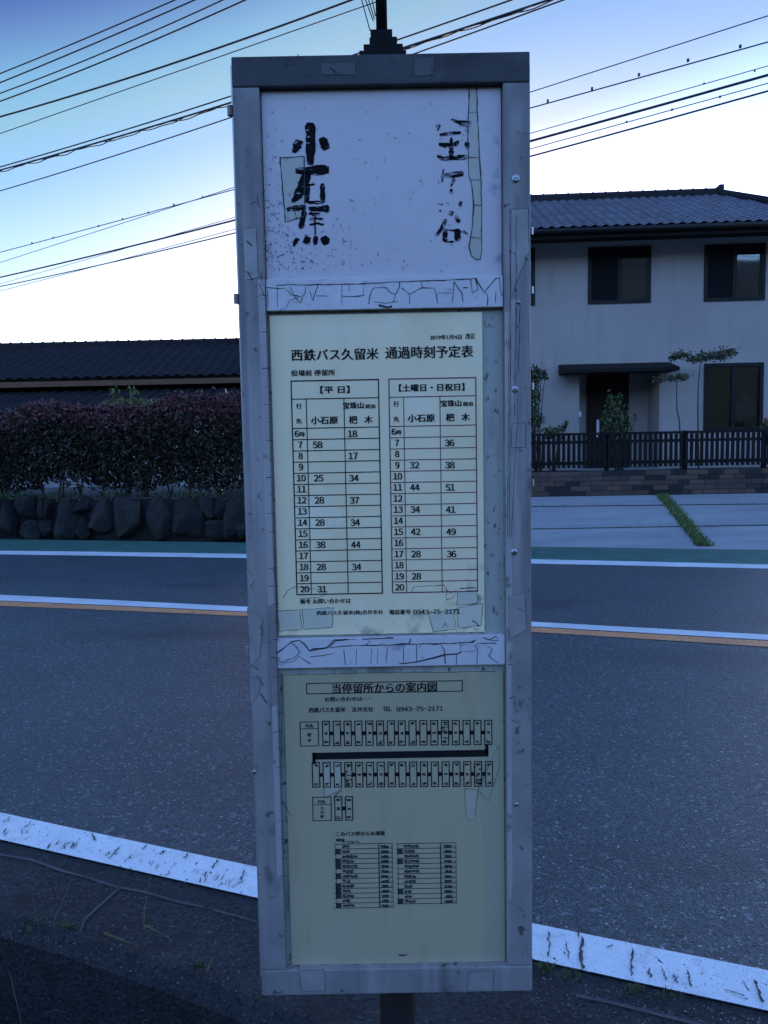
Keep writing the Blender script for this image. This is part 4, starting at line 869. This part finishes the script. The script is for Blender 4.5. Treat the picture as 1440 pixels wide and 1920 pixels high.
gp = MB(); wv = 0.10; up = np.array([0, 0, 0.007])
gp.add([a - nrm * wv + up, b - nrm * wv + up, b + nrm * wv + up, a + nrm * wv + up], [(0, 1, 2, 3)]); structure(build(gp, 'soil_strip_ground', SOIL))
q = a + dirn * g.random(2600)[:, None] + nrm * np.clip(g.normal(size=2600) * 0.065, -0.14, 0.14)[:, None]; gs.append((q, 0.06))
V, Fc = [], []
for i, (q, h) in enumerate(gs): v, f = blades(q, h, 30 + i, 0.006); k = len(V); V += v; Fc += [tuple(k + j for j in t) for t in f]
o = link_mesh('grass', V, Fc, GRASS, fix=False); o['kind'] = 'stuff'; o['label'] = 'green grass strip growing in the joints of the concrete apron'

# ------------------------------------------------------------------ LEFT: stone wall, hedge, tiled house
sA, sB = onZ(0, 1011, 0), onZ(457, 1014, 0); sd2 = (sB - sA); sd2 /= np.linalg.norm(sd2); sn = np.array([-sd2[1], sd2[0], 0])
def ST(u, w_, z): return tuple(sA + sd2 * u + sn * w_ + np.array([0, 0, z]))
SU1 = float(np.dot(sB - sA, sd2)) + 0.9; SU0 = -14.0
def sp(x, y, w_=0): p = onP(x, y, sA + sn * w_, sn); return float(np.dot(p - sA, sd2)), float(p[2])
SH = sp(230, 932)[1]
def stone_mat():
    m = material('wall_stone', (0.006, 0.0065, 0.007), 0.95, (0.016, 0.016, 0.015), 5, 8, 0.35, 0.65, bump=0.8, bscale=14, bdist=0.03)
    layer(m, (0.014, 0.019, 0.008), 'noise', 3.0, 0.56, 0.68, 6, amount=0.8); layer(m, (0.003, 0.003, 0.004), 'noise', 8, 0.6, 0.7, 6, amount=0.6)
    t, b = tree_of(m); src = base_socket(t, b); g_ = t.nodes.new('ShaderNodeNewGeometry'); h_ = t.nodes.new('ShaderNodeHueSaturation'); mr = t.nodes.new('ShaderNodeMapRange')
    mr.inputs[3].default_value = 0.5; mr.inputs[4].default_value = 1.7; t.links.new(g_.outputs['Random Per Island'], mr.inputs[0]); t.links.new(mr.outputs[0], h_.inputs['Value']); t.links.new(src, h_.inputs['Color']); t.links.new(h_.outputs[0], b.inputs['Base Color']); return m
swm = MB(); g = random.Random(12)
ico = bmesh.new(); bmesh.ops.create_icosphere(ico, subdivisions=3, radius=1); IV = np.array([v.co[:] for v in ico.verts]); IF = [tuple(v.index for v in f.verts) for f in ico.faces]; ico.free()
def stone(mb, u, z, ru_, rz_, seed, dep=0.22, tilt=0):
    gr = np.random.default_rng(seed); v = IV.copy(); 
    v = np.sign(v) * np.abs(v) ** 0.62                     # boxier
    for _ in range(10):                                     # split faces
        d = gr.normal(size=3); d[1] -= 0.5; d /= np.linalg.norm(d); h = gr.uniform(0.58, 0.92); t = v @ d; v -= np.outer(np.maximum(t - h, 0), d) * 0.9
    v += 0.03 * np.sin(v[:, [1, 2, 0]] * 5 + seed) 
    c, s_ = math.cos(tilt), math.sin(tilt); x, z2 = v[:, 0] * ru_, v[:, 2] * rz_; xx = x * c - z2 * s_; zz = x * s_ + z2 * c
    mb.add([ST(u + a_, b_ * dep + 0.12, z + c_) for a_, b_, c_ in zip(xx, v[:, 1], zz)], IF)
u = SU0; sd_ = 0
while u < SU1 - 0.5:
    w_ = g.uniform(0.26, 0.66); sd_ += 1
    if g.random() < 0.42: stone(swm, u + w_ / 2, SH * 0.5, w_ * 0.54, SH * 0.53, sd_, tilt=g.uniform(-.15, .15))
    else:
        hh = SH * g.uniform(0.42, 0.6); stone(swm, u + w_ / 2, hh * 0.48, w_ * 0.55, hh * 0.55, sd_, tilt=g.uniform(-.25, .25))
        k = g.choice((1, 2)); 
        for i in range(k): sd_ += 1; stone(swm, u + w_ * (i + 0.5) / k + g.uniform(-.04, .04), hh + (SH - hh) * 0.5, w_ / k * 0.56, (SH - hh) * 0.58, sd_, dep=0.19, tilt=g.uniform(-.3, .3))
    u += w_ * 0.97
stone(swm, sp(432, 960)[0] + 0.08, SH * 0.57, 0.30, SH * 0.64, 999, 0.25)
swm.box(SU0, SU1, 0.16, 0.5, -0.3, SH - 0.06, ST)
tag(build(swm, 'stone_wall', stone_mat(), loc=ST(2, 0, 0), smooth=False, fix=False), 'dark retaining wall of rough fitted boulders below the red tipped hedge', 'stone wall')
yd = MB(); yd.poly([ST(SU0 - 25, 0.3, SH - 0.05), ST(SU1, 0.3, SH - 0.05), ST(SU1, 40, SH - 0.05), ST(SU0 - 25, 40, SH - 0.05)]); yd.poly([ST(SU1, 0.3, -1), ST(SU1, 40, -1), ST(SU1, 40, SH - 0.05), ST(SU1, 0.3, SH - 0.05)])
structure(build(yd, 'yard_ground', YARD, fix=False))
# grass and ivy along the top of the wall
g = np.random.default_rng(14); n = 2600; uu = g.uniform(SU0, SU1 - 0.7, n); keep = (np.sin(uu * 2.1) + np.sin(uu * 5.3 + 2) + g.normal(size=n) * 0.5) > -0.2
pp = np.array([ST(a_, b_, SH - 0.02 + c_) for a_, b_, c_ in zip(uu, g.uniform(0.0, 0.5, n), g.normal(size=n) * 0.02)])[keep]
v, f = blades(pp, 0.16, 15, 0.008, 0.9); p2 = np.array([ST(a_, b_, SH + c_) for a_, b_, c_ in zip(g.uniform(SU0, SU1 - .7, 1800), g.uniform(-0.04, 0.45, 1800), g.normal(size=1800) * 0.05)])
v2, f2 = leaf_quads(p2, 0.035, g, 0.5); k = len(v); v += v2.tolist(); f += [tuple(k + j for j in t) for t in f2.tolist()]
o = link_mesh('wall_top_grass', v, f, leaf_mat('wall_top_green', (0.012, 0.024, 0.006), (0.04, 0.075, 0.015)), fix=False); o['kind'] = 'stuff'; o['label'] = 'green weeds trailing over the top of the stone wall'
# hedge
HED = leaf_mat('photinia_leaves', (0.009, 0.011, 0.006), (0.027, 0.028, 0.015), (0.10, 0.085, 0.05)); t_, b_ = tree_of(HED); src_ = base_socket(t_, b_); tc_ = t_.nodes.new('ShaderNodeTexCoord'); nn_ = t_.nodes.new('ShaderNodeTexNoise'); nn_.inputs['Scale'].default_value = 1.6; nn_.inputs['Detail'].default_value = 3
t_.links.new(tc_.outputs['Object'], nn_.inputs['Vector']); mr_ = t_.nodes.new('ShaderNodeMapRange'); mr_.inputs[1].default_value = 0.42; mr_.inputs[2].default_value = 0.62; mr_.inputs[4].default_value = 0.75; t_.links.new(nn_.outputs['Fac'], mr_.inputs[0])
mx_ = t_.nodes.new('ShaderNodeMix'); mx_.data_type = 'RGBA'; mx_.inputs[7].default_value = (0.032, 0.021, 0.013, 1); t_.links.new(mr_.outputs[0], mx_.inputs[0]); t_.links.new(src_, mx_.inputs[6]); t_.links.new(mx_.outputs[2], b_.inputs['Base Color'])
b_.inputs['Specular IOR Level'].default_value = 0.25
HRED = leaf_mat('photinia_red_tips', (0.042, 0.018, 0.017), (0.14, 0.034, 0.034)); STEM = material('hedge_stem', (0.04, 0.033, 0.028), 0.9)
hg = empty('hedge', ST(2, 0.8, SH), 'long clipped hedge with reddish tips above the boulder wall', 'hedge')
HTOP = lambda u: float(np.interp(u, [-14, sp(0, 785, .8)[0], sp(60, 778, .8)[0], sp(130, 765, .8)[0], sp(200, 772, .8)[0], sp(330, 756, .8)[0], sp(440, 752, .8)[0], 20], [sp(0, 785, .8)[1]] + [sp(x, y, .8)[1] for x, y in ((0, 785), (60, 778), (130, 765), (200, 772), (330, 756), (440, 752))] + [sp(440, 752, .8)[1]]))
g = np.random.default_rng(21); N = 80000; HU1 = SU1 - 0.5
uu = g.uniform(-7.5, HU1, N); top = np.array([HTOP(a_) for a_ in uu]) + 0.10 * np.sin(uu * 3.1) * np.sin(uu * 1.3 + 1) + 0.05 * np.sin(uu * 9)
hb = SH + 0.02 + 0.16 * np.maximum(0, np.sin(uu * 2.7)) + 0.12 * np.maximum(0, np.sin(uu * 1.15 + 0.6)); fz = g.beta(1.3, 1.1, N); zz = hb + (top - hb) * fz
ww = 0.8 + (0.52 + 0.06 * np.sin(uu * 4 + zz * 3)) * np.sign(g.random(N) - 0.28) * (1 - g.random(N) ** 2 * 0.9) * np.where(fz > 0.93, 0.8, 1)
clump = np.sin(uu * 6 + 1.7 * np.sin(zz * 5)) * np.sin(zz * 7 + 2 * np.sin(uu * 3.3)); keep = (clump + g.normal(size=N) * 0.5 > -0.9) | (fz > 0.8)
pts = np.array([ST(a_, b_, c_) for a_, b_, c_ in zip(uu[keep], ww[keep], zz[keep])]); fzk = fz[keep] + g.normal(size=keep.sum()) * 0.10
red = fzk > 0.80; v, f = leaf_quads(pts[~red], 0.046, g); link_mesh('foliage', v.tolist(), f.tolist(), HED, hg, fix=False)
tipu = g.uniform(-7.5, HU1, 5500); tipz = np.array([HTOP(a_) for a_ in tipu]) + 0.10 * np.sin(tipu * 3.1) * np.sin(tipu * 1.3 + 1) + np.abs(g.normal(size=5500)) * 0.055
pt = np.concatenate([pts[red], np.array([ST(a_, b_, c_) for a_, b_, c_ in zip(tipu, g.uniform(0.35, 1.25, 5500), tipz)])]); v, f = leaf_quads(pt, 0.044, g); link_mesh('red_shoots', v.tolist(), f.tolist(), HRED, hg, fix=False)
st = MB(); gr = random.Random(6); u = -7.4
while u < HU1:
    for k in range(gr.choice((2, 3))): st.tube([ST(u, 0.8 + gr.uniform(-.1, .1), SH - 0.06), ST(u + gr.uniform(-.1, .1), 0.8, SH + 0.35), ST(u + gr.uniform(-.3, .3), 0.8 + gr.uniform(-.3, .3), SH + 0.9)], [0.022, 0.018, 0.01], 6)
    u += gr.uniform(0.35, 0.6)
build(st, 'stems', STEM, hg)
# taller loose bush behind the hedge
c = onY(236, 770, 15.2); ys_ = empty('garden_bush', (c[0], 15.2, SH - 0.05), 'loose yellow green bush rising behind the red tipped hedge', 'bush')
parts = [leaves((c[0] + dx, 15.2 + dy, c[2] + dz), (rx, 0.35, rz_), n, 0.05, 40 + i) for i, (dx, dy, dz, rx, rz_, n) in enumerate(((0, 0, 0, 0.42, 0.26, 1100), (0.3, 0, .1, 0.3, 0.16, 350), (-.25, 0, .08, 0.2, .16, 260), (0.55, 0, .06, .22, .1, 130), (-.35, 0, -.1, .2, .3, 260), (-.2, 0, .36, .05, .16, 40), (.15, 0, .38, .06, .1, 30), (0, 0, -.5, .4, .4, 500)))]
leaf_obj('foliage', parts, leaf_mat('yellow_green_leaves', (0.06, 0.075, 0.025), (0.16, 0.17, 0.06), (0.22, 0.16, 0.07)), ys_)
build(MB().tube([(c[0], 15.2, SH - .06), (c[0] + .05, 15.2, SH + .8), (c[0], 15.2, c[2])], [0.04, 0.03, 0.012], 7), 'trunk', STEM, ys_)
# left house
lh = empty('tiled_house', (-12, 22, SH - 0.05), 'low dark roofed house with two tiers of tiles behind the hedge', 'house')
LY = R(1.6); LU = np.array([math.cos(LY), -math.sin(LY), 0]); LN = np.array([math.sin(LY), math.cos(LY), 0]); L0 = onY(220, 712, 20.5); L0 = np.array([L0[0], L0[1], 0])
def LW(u, w_, z): return L0 + LU * u + LN * w_ + np.array([0, 0, z])
LT = lambda u, w_, z: tuple(LW(u, w_, z))
def lp(x, y, w_): p = onP(x, y, L0 + LN * w_, LN); return float(np.dot(p - L0, LU)), float(p[2])
lu0, lu1 = -14.0, lp(560, 700, 0)[0]
ez1, rz1 = lp(220, 708, 0)[1], lp(220, 641, 3.2)[1]
def slope(w0, z0, w1, z1):
    L = math.hypot(w1 - w0, z1 - z0); c_, s_ = (w1 - w0) / L, (z1 - z0) / L
    return L, (lambda u, s, h: LW(u, w0 + s * c_ - h * s_, z0 + s * s_ + h * c_))
L_, fn = slope(0, ez1, 3.2, rz1 - 0.1); m_ = MB(); tile_roof(m_, fn, lu0, lambda s: lu1, L_, ns=6, wave=0.055, lap=0.010, pitch=0.30); r1 = build(m_, 'roof', TILED, lh, fix=False)
zl0, zl1 = lp(220, 775, -2.2)[1], lp(220, 728, 0.45)[1]
L_, fn = slope(-2.2, zl0, 0.5, zl1); m_ = MB(); tile_roof(m_, fn, lu0, lambda s: lu1, L_, ns=6, wave=0.055, lap=0.010, pitch=0.30); build(m_, 'lower_roof', TILED, lh, fix=False)
m_ = MB(); m_.box(lu0, lu1, 3.05, 3.35, rz1 - 0.25, rz1 - 0.06, LT); m_.tube([LT(lu0, 3.2, rz1 - 0.05), LT(lu1, 3.2, rz1 - 0.05)], 0.09, 10)
u = lu0
while u < lu1: m_.tube([LT(u, 3.2, rz1 - 0.05), LT(u + 0.035, 3.2, rz1 - 0.05)], 0.115, 8); u += 0.33
build(m_, 'ridge', TILED, r1); build(MB().poly([LT(lu0, 3.2, rz1 - .1), LT(lu1, 3.2, rz1 - .1), LT(lu1, 6.4, ez1), LT(lu0, 6.4, ez1)]), 'rear_roof', TILED, r1)
zf = lp(220, 712.5, -0.06)[1], lp(220, 722.5, -0.06)[1]
build(MB().box(lu0, lu1, -0.06, 0.02, zf[1], zf[0], LT), 'fascia', material('brown_fascia', (0.15, 0.065, 0.030), 0.7, (0.11, 0.05, 0.025), 3, 5), lh)
PLAS = material('pale_plaster', (0.38, 0.37, 0.36), 0.9)
m_ = MB(); m_.poly([LT(lu0, 0.5, SH - .1), LT(lu1, 0.5, SH - .1), LT(lu1, 0.5, ez1 + 0.1), LT(lu0, 0.5, ez1 + 0.1)]); m_.poly([LT(lu1 - .3, 0.5, SH - .1), LT(lu1 - .3, 6, SH - .1), LT(lu1 - .3, 6, ez1 + .1), LT(lu1 - .3, 3.2, rz1 - .15), LT(lu1 - .3, 0.5, ez1 + .1)]); m_.poly([LT(lu0, 6, SH - .1), LT(lu1, 6, SH - .1), LT(lu1, 6, ez1), LT(lu0, 6, ez1)])
m_.box(lu0, lu1 - .3, -1.6, -1.5, SH - .1, zl0 + 0.1, LT)
build(m_, 'wall', PLAS, lh, fix=False)
build(MB().box(lu0, lu1, -0.0, 0.5, zf[1] - 0.02, zf[1] + 0.02, LT), 'soffit', EAVEM, lh)

# ------------------------------------------------------------------ garden plants before the right-hand house
GL1 = leaf_mat('garden_leaves', (0.025, 0.05, 0.016), (0.08, 0.12, 0.04)); GL2 = leaf_mat('pine_leaves', (0.035, 0.05, 0.022), (0.085, 0.10, 0.045)); BARK = material('bark', (0.035, 0.028, 0.024), 0.9, (0.07, 0.06, 0.05), 20, 6)
z7 = lambda x, y: (980 + x / 3.13, 640 + y / 3.13)
GD = 16.6
def pads(name, label, trunk, plist, mat, seed, size=0.035):
    P = [onY(*z7(*q), GD) for q in trunk]; P[-1][2] = min(P[-1][2], GZ); base = P[-1].copy(); base[2] = GZ - 0.12
    o = empty(name, tuple(base), label, 'tree'); n = len(P)
    tb = MB(); tb.tube([base] + P[::-1], [0.020] + [0.018 - 0.011 * i / n for i in range(n)], 7); parts = []
    for i, (x, y, w_, h_, cnt) in enumerate(plist):
        c_ = onY(*z7(x, y), GD); k_ = GD / F / 3.13
        parts.append(leaves(c_, (w_ * k_ * 0.62, w_ * k_ * 0.5, h_ * k_ * 0.62), int(cnt * 0.75), size * 1.15, seed + i, flat=0.6)); parts.append(leaves(c_ + np.array([0, 0, 0.02]), (w_ * k_ * 0.85, w_ * k_ * 0.6, h_ * k_ * 0.95), int(cnt * 0.22), size * 1.1, seed + 50 + i))
        j = min(range(n), key=lambda q: np.linalg.norm(P[q] - c_)); tb.tube([P[j], (P[j] + c_) / 2 + np.array([0, 0, -0.03]), c_], [0.014, 0.011, 0.006], 5)
    build(tb, 'trunk', BARK, o); leaf_obj('crown', parts, mat, o); return o
pads('pruned_tree', 'taller thin pruned tree with wide flat leaf pads beside the large window', [(1045, 110), (1030, 270), (1028, 400), (1036, 540)], [(1110, 88, 90, 44, 180), (1175, 78, 110, 54, 240), (1225, 62, 70, 34, 120), (1020, 102, 100, 40, 150), (935, 78, 90, 36, 130), (890, 98, 60, 30, 70), (1060, 80, 60, 30, 70)], GL2, 300)
pads('pruned_tree', 'shorter thin pruned tree with a single leaf pad under the porch canopy end', [(905, 215), (903, 300), (905, 400), (920, 470), (932, 560)], [(905, 214, 110, 38, 170), (940, 205, 70, 30, 80), (800, 225, 70, 30, 45)], GL2, 330)
def bush(name, label, plist, mat, seed, size=0.04, cat='shrub', dep=GD):
    c0 = onY(*z7(plist[0][0], plist[0][1]), dep); o = empty(name, (c0[0], dep, GZ - 0.12), label, cat); parts = []; st_ = MB()
    for i, (x, y, w_, h_, cnt) in enumerate(plist):
        c_ = onY(*z7(x, y), dep); k_ = dep / F / 3.13; parts.append(leaves(c_, (w_ * k_ * .6, w_ * k_ * .5, h_ * k_ * .62), int(cnt * 0.62), size * 1.25, seed + i)); parts.append(leaves(c_, (w_ * k_ * .85, w_ * k_ * .6, h_ * k_ * .9), int(cnt * 0.22), size, seed + 60 + i)); st_.tube([(c0[0] + 0.03 * i, dep, GZ - .12), (c0[0] * .5 + c_[0] * .5, dep, (GZ + c_[2]) / 2), c_], [0.018, 0.013, 0.006], 5)
    leaf_obj('foliage', parts, mat, o); build(st_, 'stems', BARK, o); return o
bush('garden_shrub', 'loose upright green shrub in front of the dark front door', [(545, 430, 100, 150, 190), (515, 345, 40, 70, 60), (565, 335, 34, 60, 40), (600, 470, 80, 130, 120), (490, 470, 50, 120, 80), (660, 460, 26, 70, 22), (560, 540, 120, 60, 140)], GL1, 350)
bush('garden_shrub', 'tall narrow dark shrub beside the sign edge and left window', [(70, 330, 60, 200, 300), (75, 190, 70, 90, 200), (110, 190, 60, 60, 70), (60, 470, 60, 160, 260), (110, 460, 40, 60, 50), (130, 215, 50, 20, 20), (40, 250, 60, 160, 200)], leaf_mat('dark_shrub_leaves', (0.025, 0.04, 0.018), (0.06, 0.085, 0.035)), 370)
bush('garden_shrub', 'low spreading shrub with sprigs poking above the fence', [(160, 540, 90, 50, 160), (210, 520, 70, 34, 70), (245, 500, 30, 26, 30), (258, 482, 16, 16, 10), (140, 520, 40, 24, 30)], GL1, 390)
rb = bush('flowering_shrub', 'small green shrub with red flowers right of the large window', [(1450, 500, 70, 60, 200), (1430, 490, 40, 40, 80)], GL1, 410)
c = onY(*z7(1436, 462), GD); leaf_obj('red_flowers', [leaves(c, (0.08, 0.08, 0.06), 26, 0.035, 77)], leaf_mat('red_petals', (0.35, 0.03, 0.04), (0.5, 0.06, 0.06)), rb)
# ------------------------------------------------------------------ weeds at the road side
WEED = leaf_mat('weed_blade', (0.05, 0.065, 0.010), (0.09, 0.105, 0.02)); DRY = material('dry_stalk', (0.10, 0.085, 0.055), 0.8)
def weed(label, pts, wpx, mat, z=0.0, group='weed blades at the road edge'):
    """a blade rooted at the first picture point, bending through the rest at rising heights"""
    P = []
    for i, (x, y, h) in enumerate(pts): P.append(onZ(x, y, z + h))
    d = np.linalg.norm(P[0] - CAM); mb = MB(); mb.tube(P, [max(0.0003, 0.5 * wpx * d / F * 0.5 * (1 - 0.75 * i / (len(P) - 1))) for i in range(len(P))], 5)
    tag(build(mb, 'weed', mat, loc=tuple(P[0])), label, 'weed', group)
s3 = lambda x, y: (x / 2.769, 1480 + y / 2.769)
for lb, pts, wd, mt in (('thin weed stalk bent sharply at the top below the white line', [(*s3(275, 690), 0.006), (*s3(330, 570), 0.05), (*s3(380, 432), 0.10), (*s3(405, 380), 0.12)], 2.5, WEED), ('short yellow blade lying level beside the bent stalk', [(*s3(372, 440), 0.105), (*s3(430, 448), 0.10), (*s3(490, 436), 0.10)], 4, WEED),
                        ('upright dark weed stalk in front of the broken white line', [(*s3(745, 700), 0.006), (*s3(755, 600), 0.04), (*s3(768, 520), 0.08), (*s3(785, 415), 0.11)], 3, WEED), ('bright green blade slanting down at the stalk foot', [(*s3(750, 705), 0.012), (*s3(810, 735), 0.03), (*s3(880, 775), 0.014)], 6, WEED),
                        ('long dull blade lying on the dark pavement', [(*s3(540, 745), 0.012), (*s3(640, 785), 0.03), (*s3(735, 815), 0.012)], 5, WEED), ('faint thin stalk nearest the left border', [(*s3(195, 690), 0.006), (*s3(178, 600), 0.05), (*s3(165, 500), 0.09)], 2, WEED),
                        ('broad yellow green blade standing near the sign bottom', [(*s3(1075, 945), 0.006), (*s3(1092, 905), 0.02), (*s3(1108, 865), 0.035)], 9, WEED), ('pale dry stalk with a seed head over the dark ditch', [(*s3(110, 1215), -0.05), (*s3(80, 1080), 0.02), (*s3(55, 970), 0.06), (*s3(40, 930), 0.08)], 3, DRY), ('arched dry stem lying in the dark ditch', [(*s3(235, 1165), -0.03), (*s3(290, 1145), 0.0), (*s3(350, 1160), -0.03)], 2.5, DRY)):
    weed(lb, pts, wd, mt)
# moss tufts along the line
g = np.random.default_rng(50); q = []
for x, y, n, s in ((1022, 1816, 90, 9), (1070, 1828, 60, 14), (1190, 1856, 90, 9), (1250, 1866, 60, 14), (125, 1740, 70, 9), (372, 1812, 40, 6), (60, 1735, 40, 20)):
    for _ in range(n): q.append(onZ(x + g.normal() * s, y + g.normal() * s * 0.4, 0.004))
v, f = blades(np.array(q), 0.014, 51, 0.0018, 1.0); o = link_mesh('moss', v, f, MOSS, fix=False); o['kind'] = 'stuff'; o['label'] = 'moss and tiny grass along the road edge'
# loose grit on shoulder
gm = MB(); gr = random.Random(13)
for i in range(420):
    if gr.random() < 0.6: x, y = gr.uniform(0, 490), 0; y = gr.uniform(1600 + 0.24 * x, 1760 + 0.25 * x)
    else: x = gr.uniform(1000, 1440); y = gr.uniform(1815 + 0.22 * (x - 1000), 1925)
    p = onZ(x, y, 0.006); s = gr.uniform(0.001, 0.0035); v = IV[:: 1][:42] * s * np.array([1, 1, 0.6])
    vs = [(p[0] + a_ * s, p[1] + b_ * s * gr.uniform(.6, 1), 0.006 + max(c_, -0.2) * s * 0.8) for a_, b_, c_ in ((1, 0, 0), (0, 1, 0), (-1, 0, 0), (0, -1, 0), (0.1, 0.1, 1))]
    gm.add(vs, [(0, 1, 4), (1, 2, 4), (2, 3, 4), (3, 0, 4)])
o = build(gm, 'gravel', material('grit', (0.12, 0.12, 0.125), 0.9, (0.3, 0.3, 0.3), 60, 2)); o['kind'] = 'stuff'; o['label'] = 'loose grit on the road shoulder'

# ------------------------------------------------------------------ overhead wires
WIRE = material('black_cable', (0.028, 0.028, 0.035), 0.7); WIRE2 = material('grey_messenger_wire', (0.045, 0.048, 0.055), 0.7)
def wire(label, pts, h, wpx, mat=WIRE, clips=(), lash=False, tw=0):
    """plan-straight cable: the two end points at height h, the others on the upright plane between them"""
    A, B = onZ(*pts[0], h), onZ(*pts[-1], h); d = B - A; nrm = np.array([-d[1], d[0], 0]); L2 = d[0] ** 2 + d[1] ** 2
    P = [A] + [onP(x, y, A, nrm) for x, y in pts[1:-1]] + [B]
    t = np.array([np.dot(p - A, d) / L2 for p in P]); z = np.array([p[2] for p in P]); deg = min(2, len(P) - 1)
    c_ = np.polyfit(t, z, deg); ts = np.linspace(-1.6, 2.6, 64)
    if deg == 2 and c_[0] < 0: c_ = np.polyfit(t, z, 1)
    ts = np.clip(ts, -1.0, 2.0); ts = np.unique(ts); pos = lambda q: np.array([A[0] + d[0] * q, A[1] + d[1] * q, float(np.polyval(c_, q))])
    dm_ = np.linalg.norm(pos(0.5) - CAM); r_ = 0.85 * wpx * dm_ / F * 0.5
    root = empty('overhead_wire', tuple(pos(0.5)), label, 'wire', 'overhead wires crossing the sky')
    mb = MB(); mb.tube([pos(q) for q in ts], r_, 6)
    build(mb, 'cable', mat, root, smooth=True)
    if lash:
        for k_, ph in ((0, 0.0), (1, 2.6)):
            m2 = MB(); tt_ = np.linspace(-0.6, 1.6, 420); off = r_ * 2.2
            m2.tube([pos(q) + np.array([0, 0, -off * (0.7 + 0.5 * math.sin(q * 46 + ph) + 0.3 * math.sin(q * 117 + ph))]) + nrm / math.sqrt(L2) * off * 0.6 * math.cos(q * 40 + ph) for q in tt_], r_ * 0.6, 5); build(m2, 'lashed_cable', mat, root)
    for x, y in clips:
        p = onP(x, y, A, nrm); build(MB().box(p[0] - r_ * 1.5, p[0] + r_ * 1.5, p[1] - r_ * 1.5, p[1] + r_ * 1.5, p[2] - r_ * 0.6, p[2] + r_ * 3.6), 'clip', mat, root)
wire('uppermost thin wire crossing the top left corner', [(0, 138), (170, 68), (330, -1)], 10.5, 2.3)
wire('second thin wire from the top left corner', [(0, 155), (190, 76), (367, -1)], 10.2, 2.5)
wire('third wire from the top left corner', [(0, 175), (215, 90), (420, -1)], 9.9, 2.3)
wire('fourth wire, just above the thick cable at upper left', [(0, 190), (235, 98), (462, -1)], 9.7, 2.6)
wire('thick dark single cable reaching the mast at upper left', [(0, 219), (330, 117), (662, -1)], 9.2, 3.4)
wire('thin faint wire ending beside the mast top', [(0, 251), (340, 130), (676, 15)], 8.9, 1.7, WIRE2)
wire('upper cable of the pair passing behind the sign top', [(0, 313), (432, 181), (757, 70), (960, 0)], 8.2, 2.6)
wire('bundled cable with loose lashings passing behind the sign top', [(0, 319), (432, 193), (760, 88), (1030, 0)], 8.1, 3.4, WIRE, (), True)
wire('wavy thin cable just under the lashed bundle', [(0, 358), (430, 221), (790, 97), (1055, 0)], 7.8, 2.3)
wire('pale thin wire with small clips right of the sign', [(0, 473), (437, 356), (995, 202), (1440, 79)], 7.4, 1.9, WIRE2, ((1027, 191), (1110, 168), (1198, 142), (1290, 115), (1388, 89), (60, 457), (100, 447), (185, 425), (230, 412), (278, 400), (326, 385), (380, 371)))
wire('plain thin wire highest to the right of the sign', [(437, 352), (995, 172), (1440, 30)], 7.7, 1.7)
wire('thickest black cable sloping over the tiled roof', [(0, 520), (440, 413), (995, 264), (1440, 141)], 6.9, 3.6)
wire('thin messenger wire just above the thickest cable', [(440, 408), (995, 248), (1440, 125)], 7.05, 1.4, WIRE2, ((1320, 158), (1415, 134)))
wire('lowest cable, nearest the tiled roof', [(0, 537), (440, 438), (995, 291), (1440, 172)], 6.6, 2.6)
wire('thin wire with clips between the two thick lower cables', [(440, 430), (995, 279), (1440, 156)], 6.7, 1.6, WIRE, ((1175, 230), (1260, 207), (1350, 183)))

# ------------------------------------------------------------------ wooded hill across the valley behind the viewer
hm = MB(); nx, ny = 60, 14; vs = []
for j in range(ny + 1):
    for i in range(nx + 1):
        x = -420 + 840 * i / nx; y = -50 - 220 * j / ny; f_ = math.sin(min(1, j / 10) * math.pi / 2)
        z = -1 + f_ * (40 + 8 * math.sin(x * 0.012 + 1) + 5 * math.sin(x * 0.031) + 3 * math.sin(x * 0.11 + y * .05)) + (1.5 * math.sin(x * 1.3 + y) if j else 0); vs.append((x, y, z))
hm.add(vs, [(j * (nx + 1) + i, j * (nx + 1) + i + 1, (j + 1) * (nx + 1) + i + 1, (j + 1) * (nx + 1) + i) for j in range(ny) for i in range(nx)])
structure(build(hm, 'hill', HILL, smooth=True))
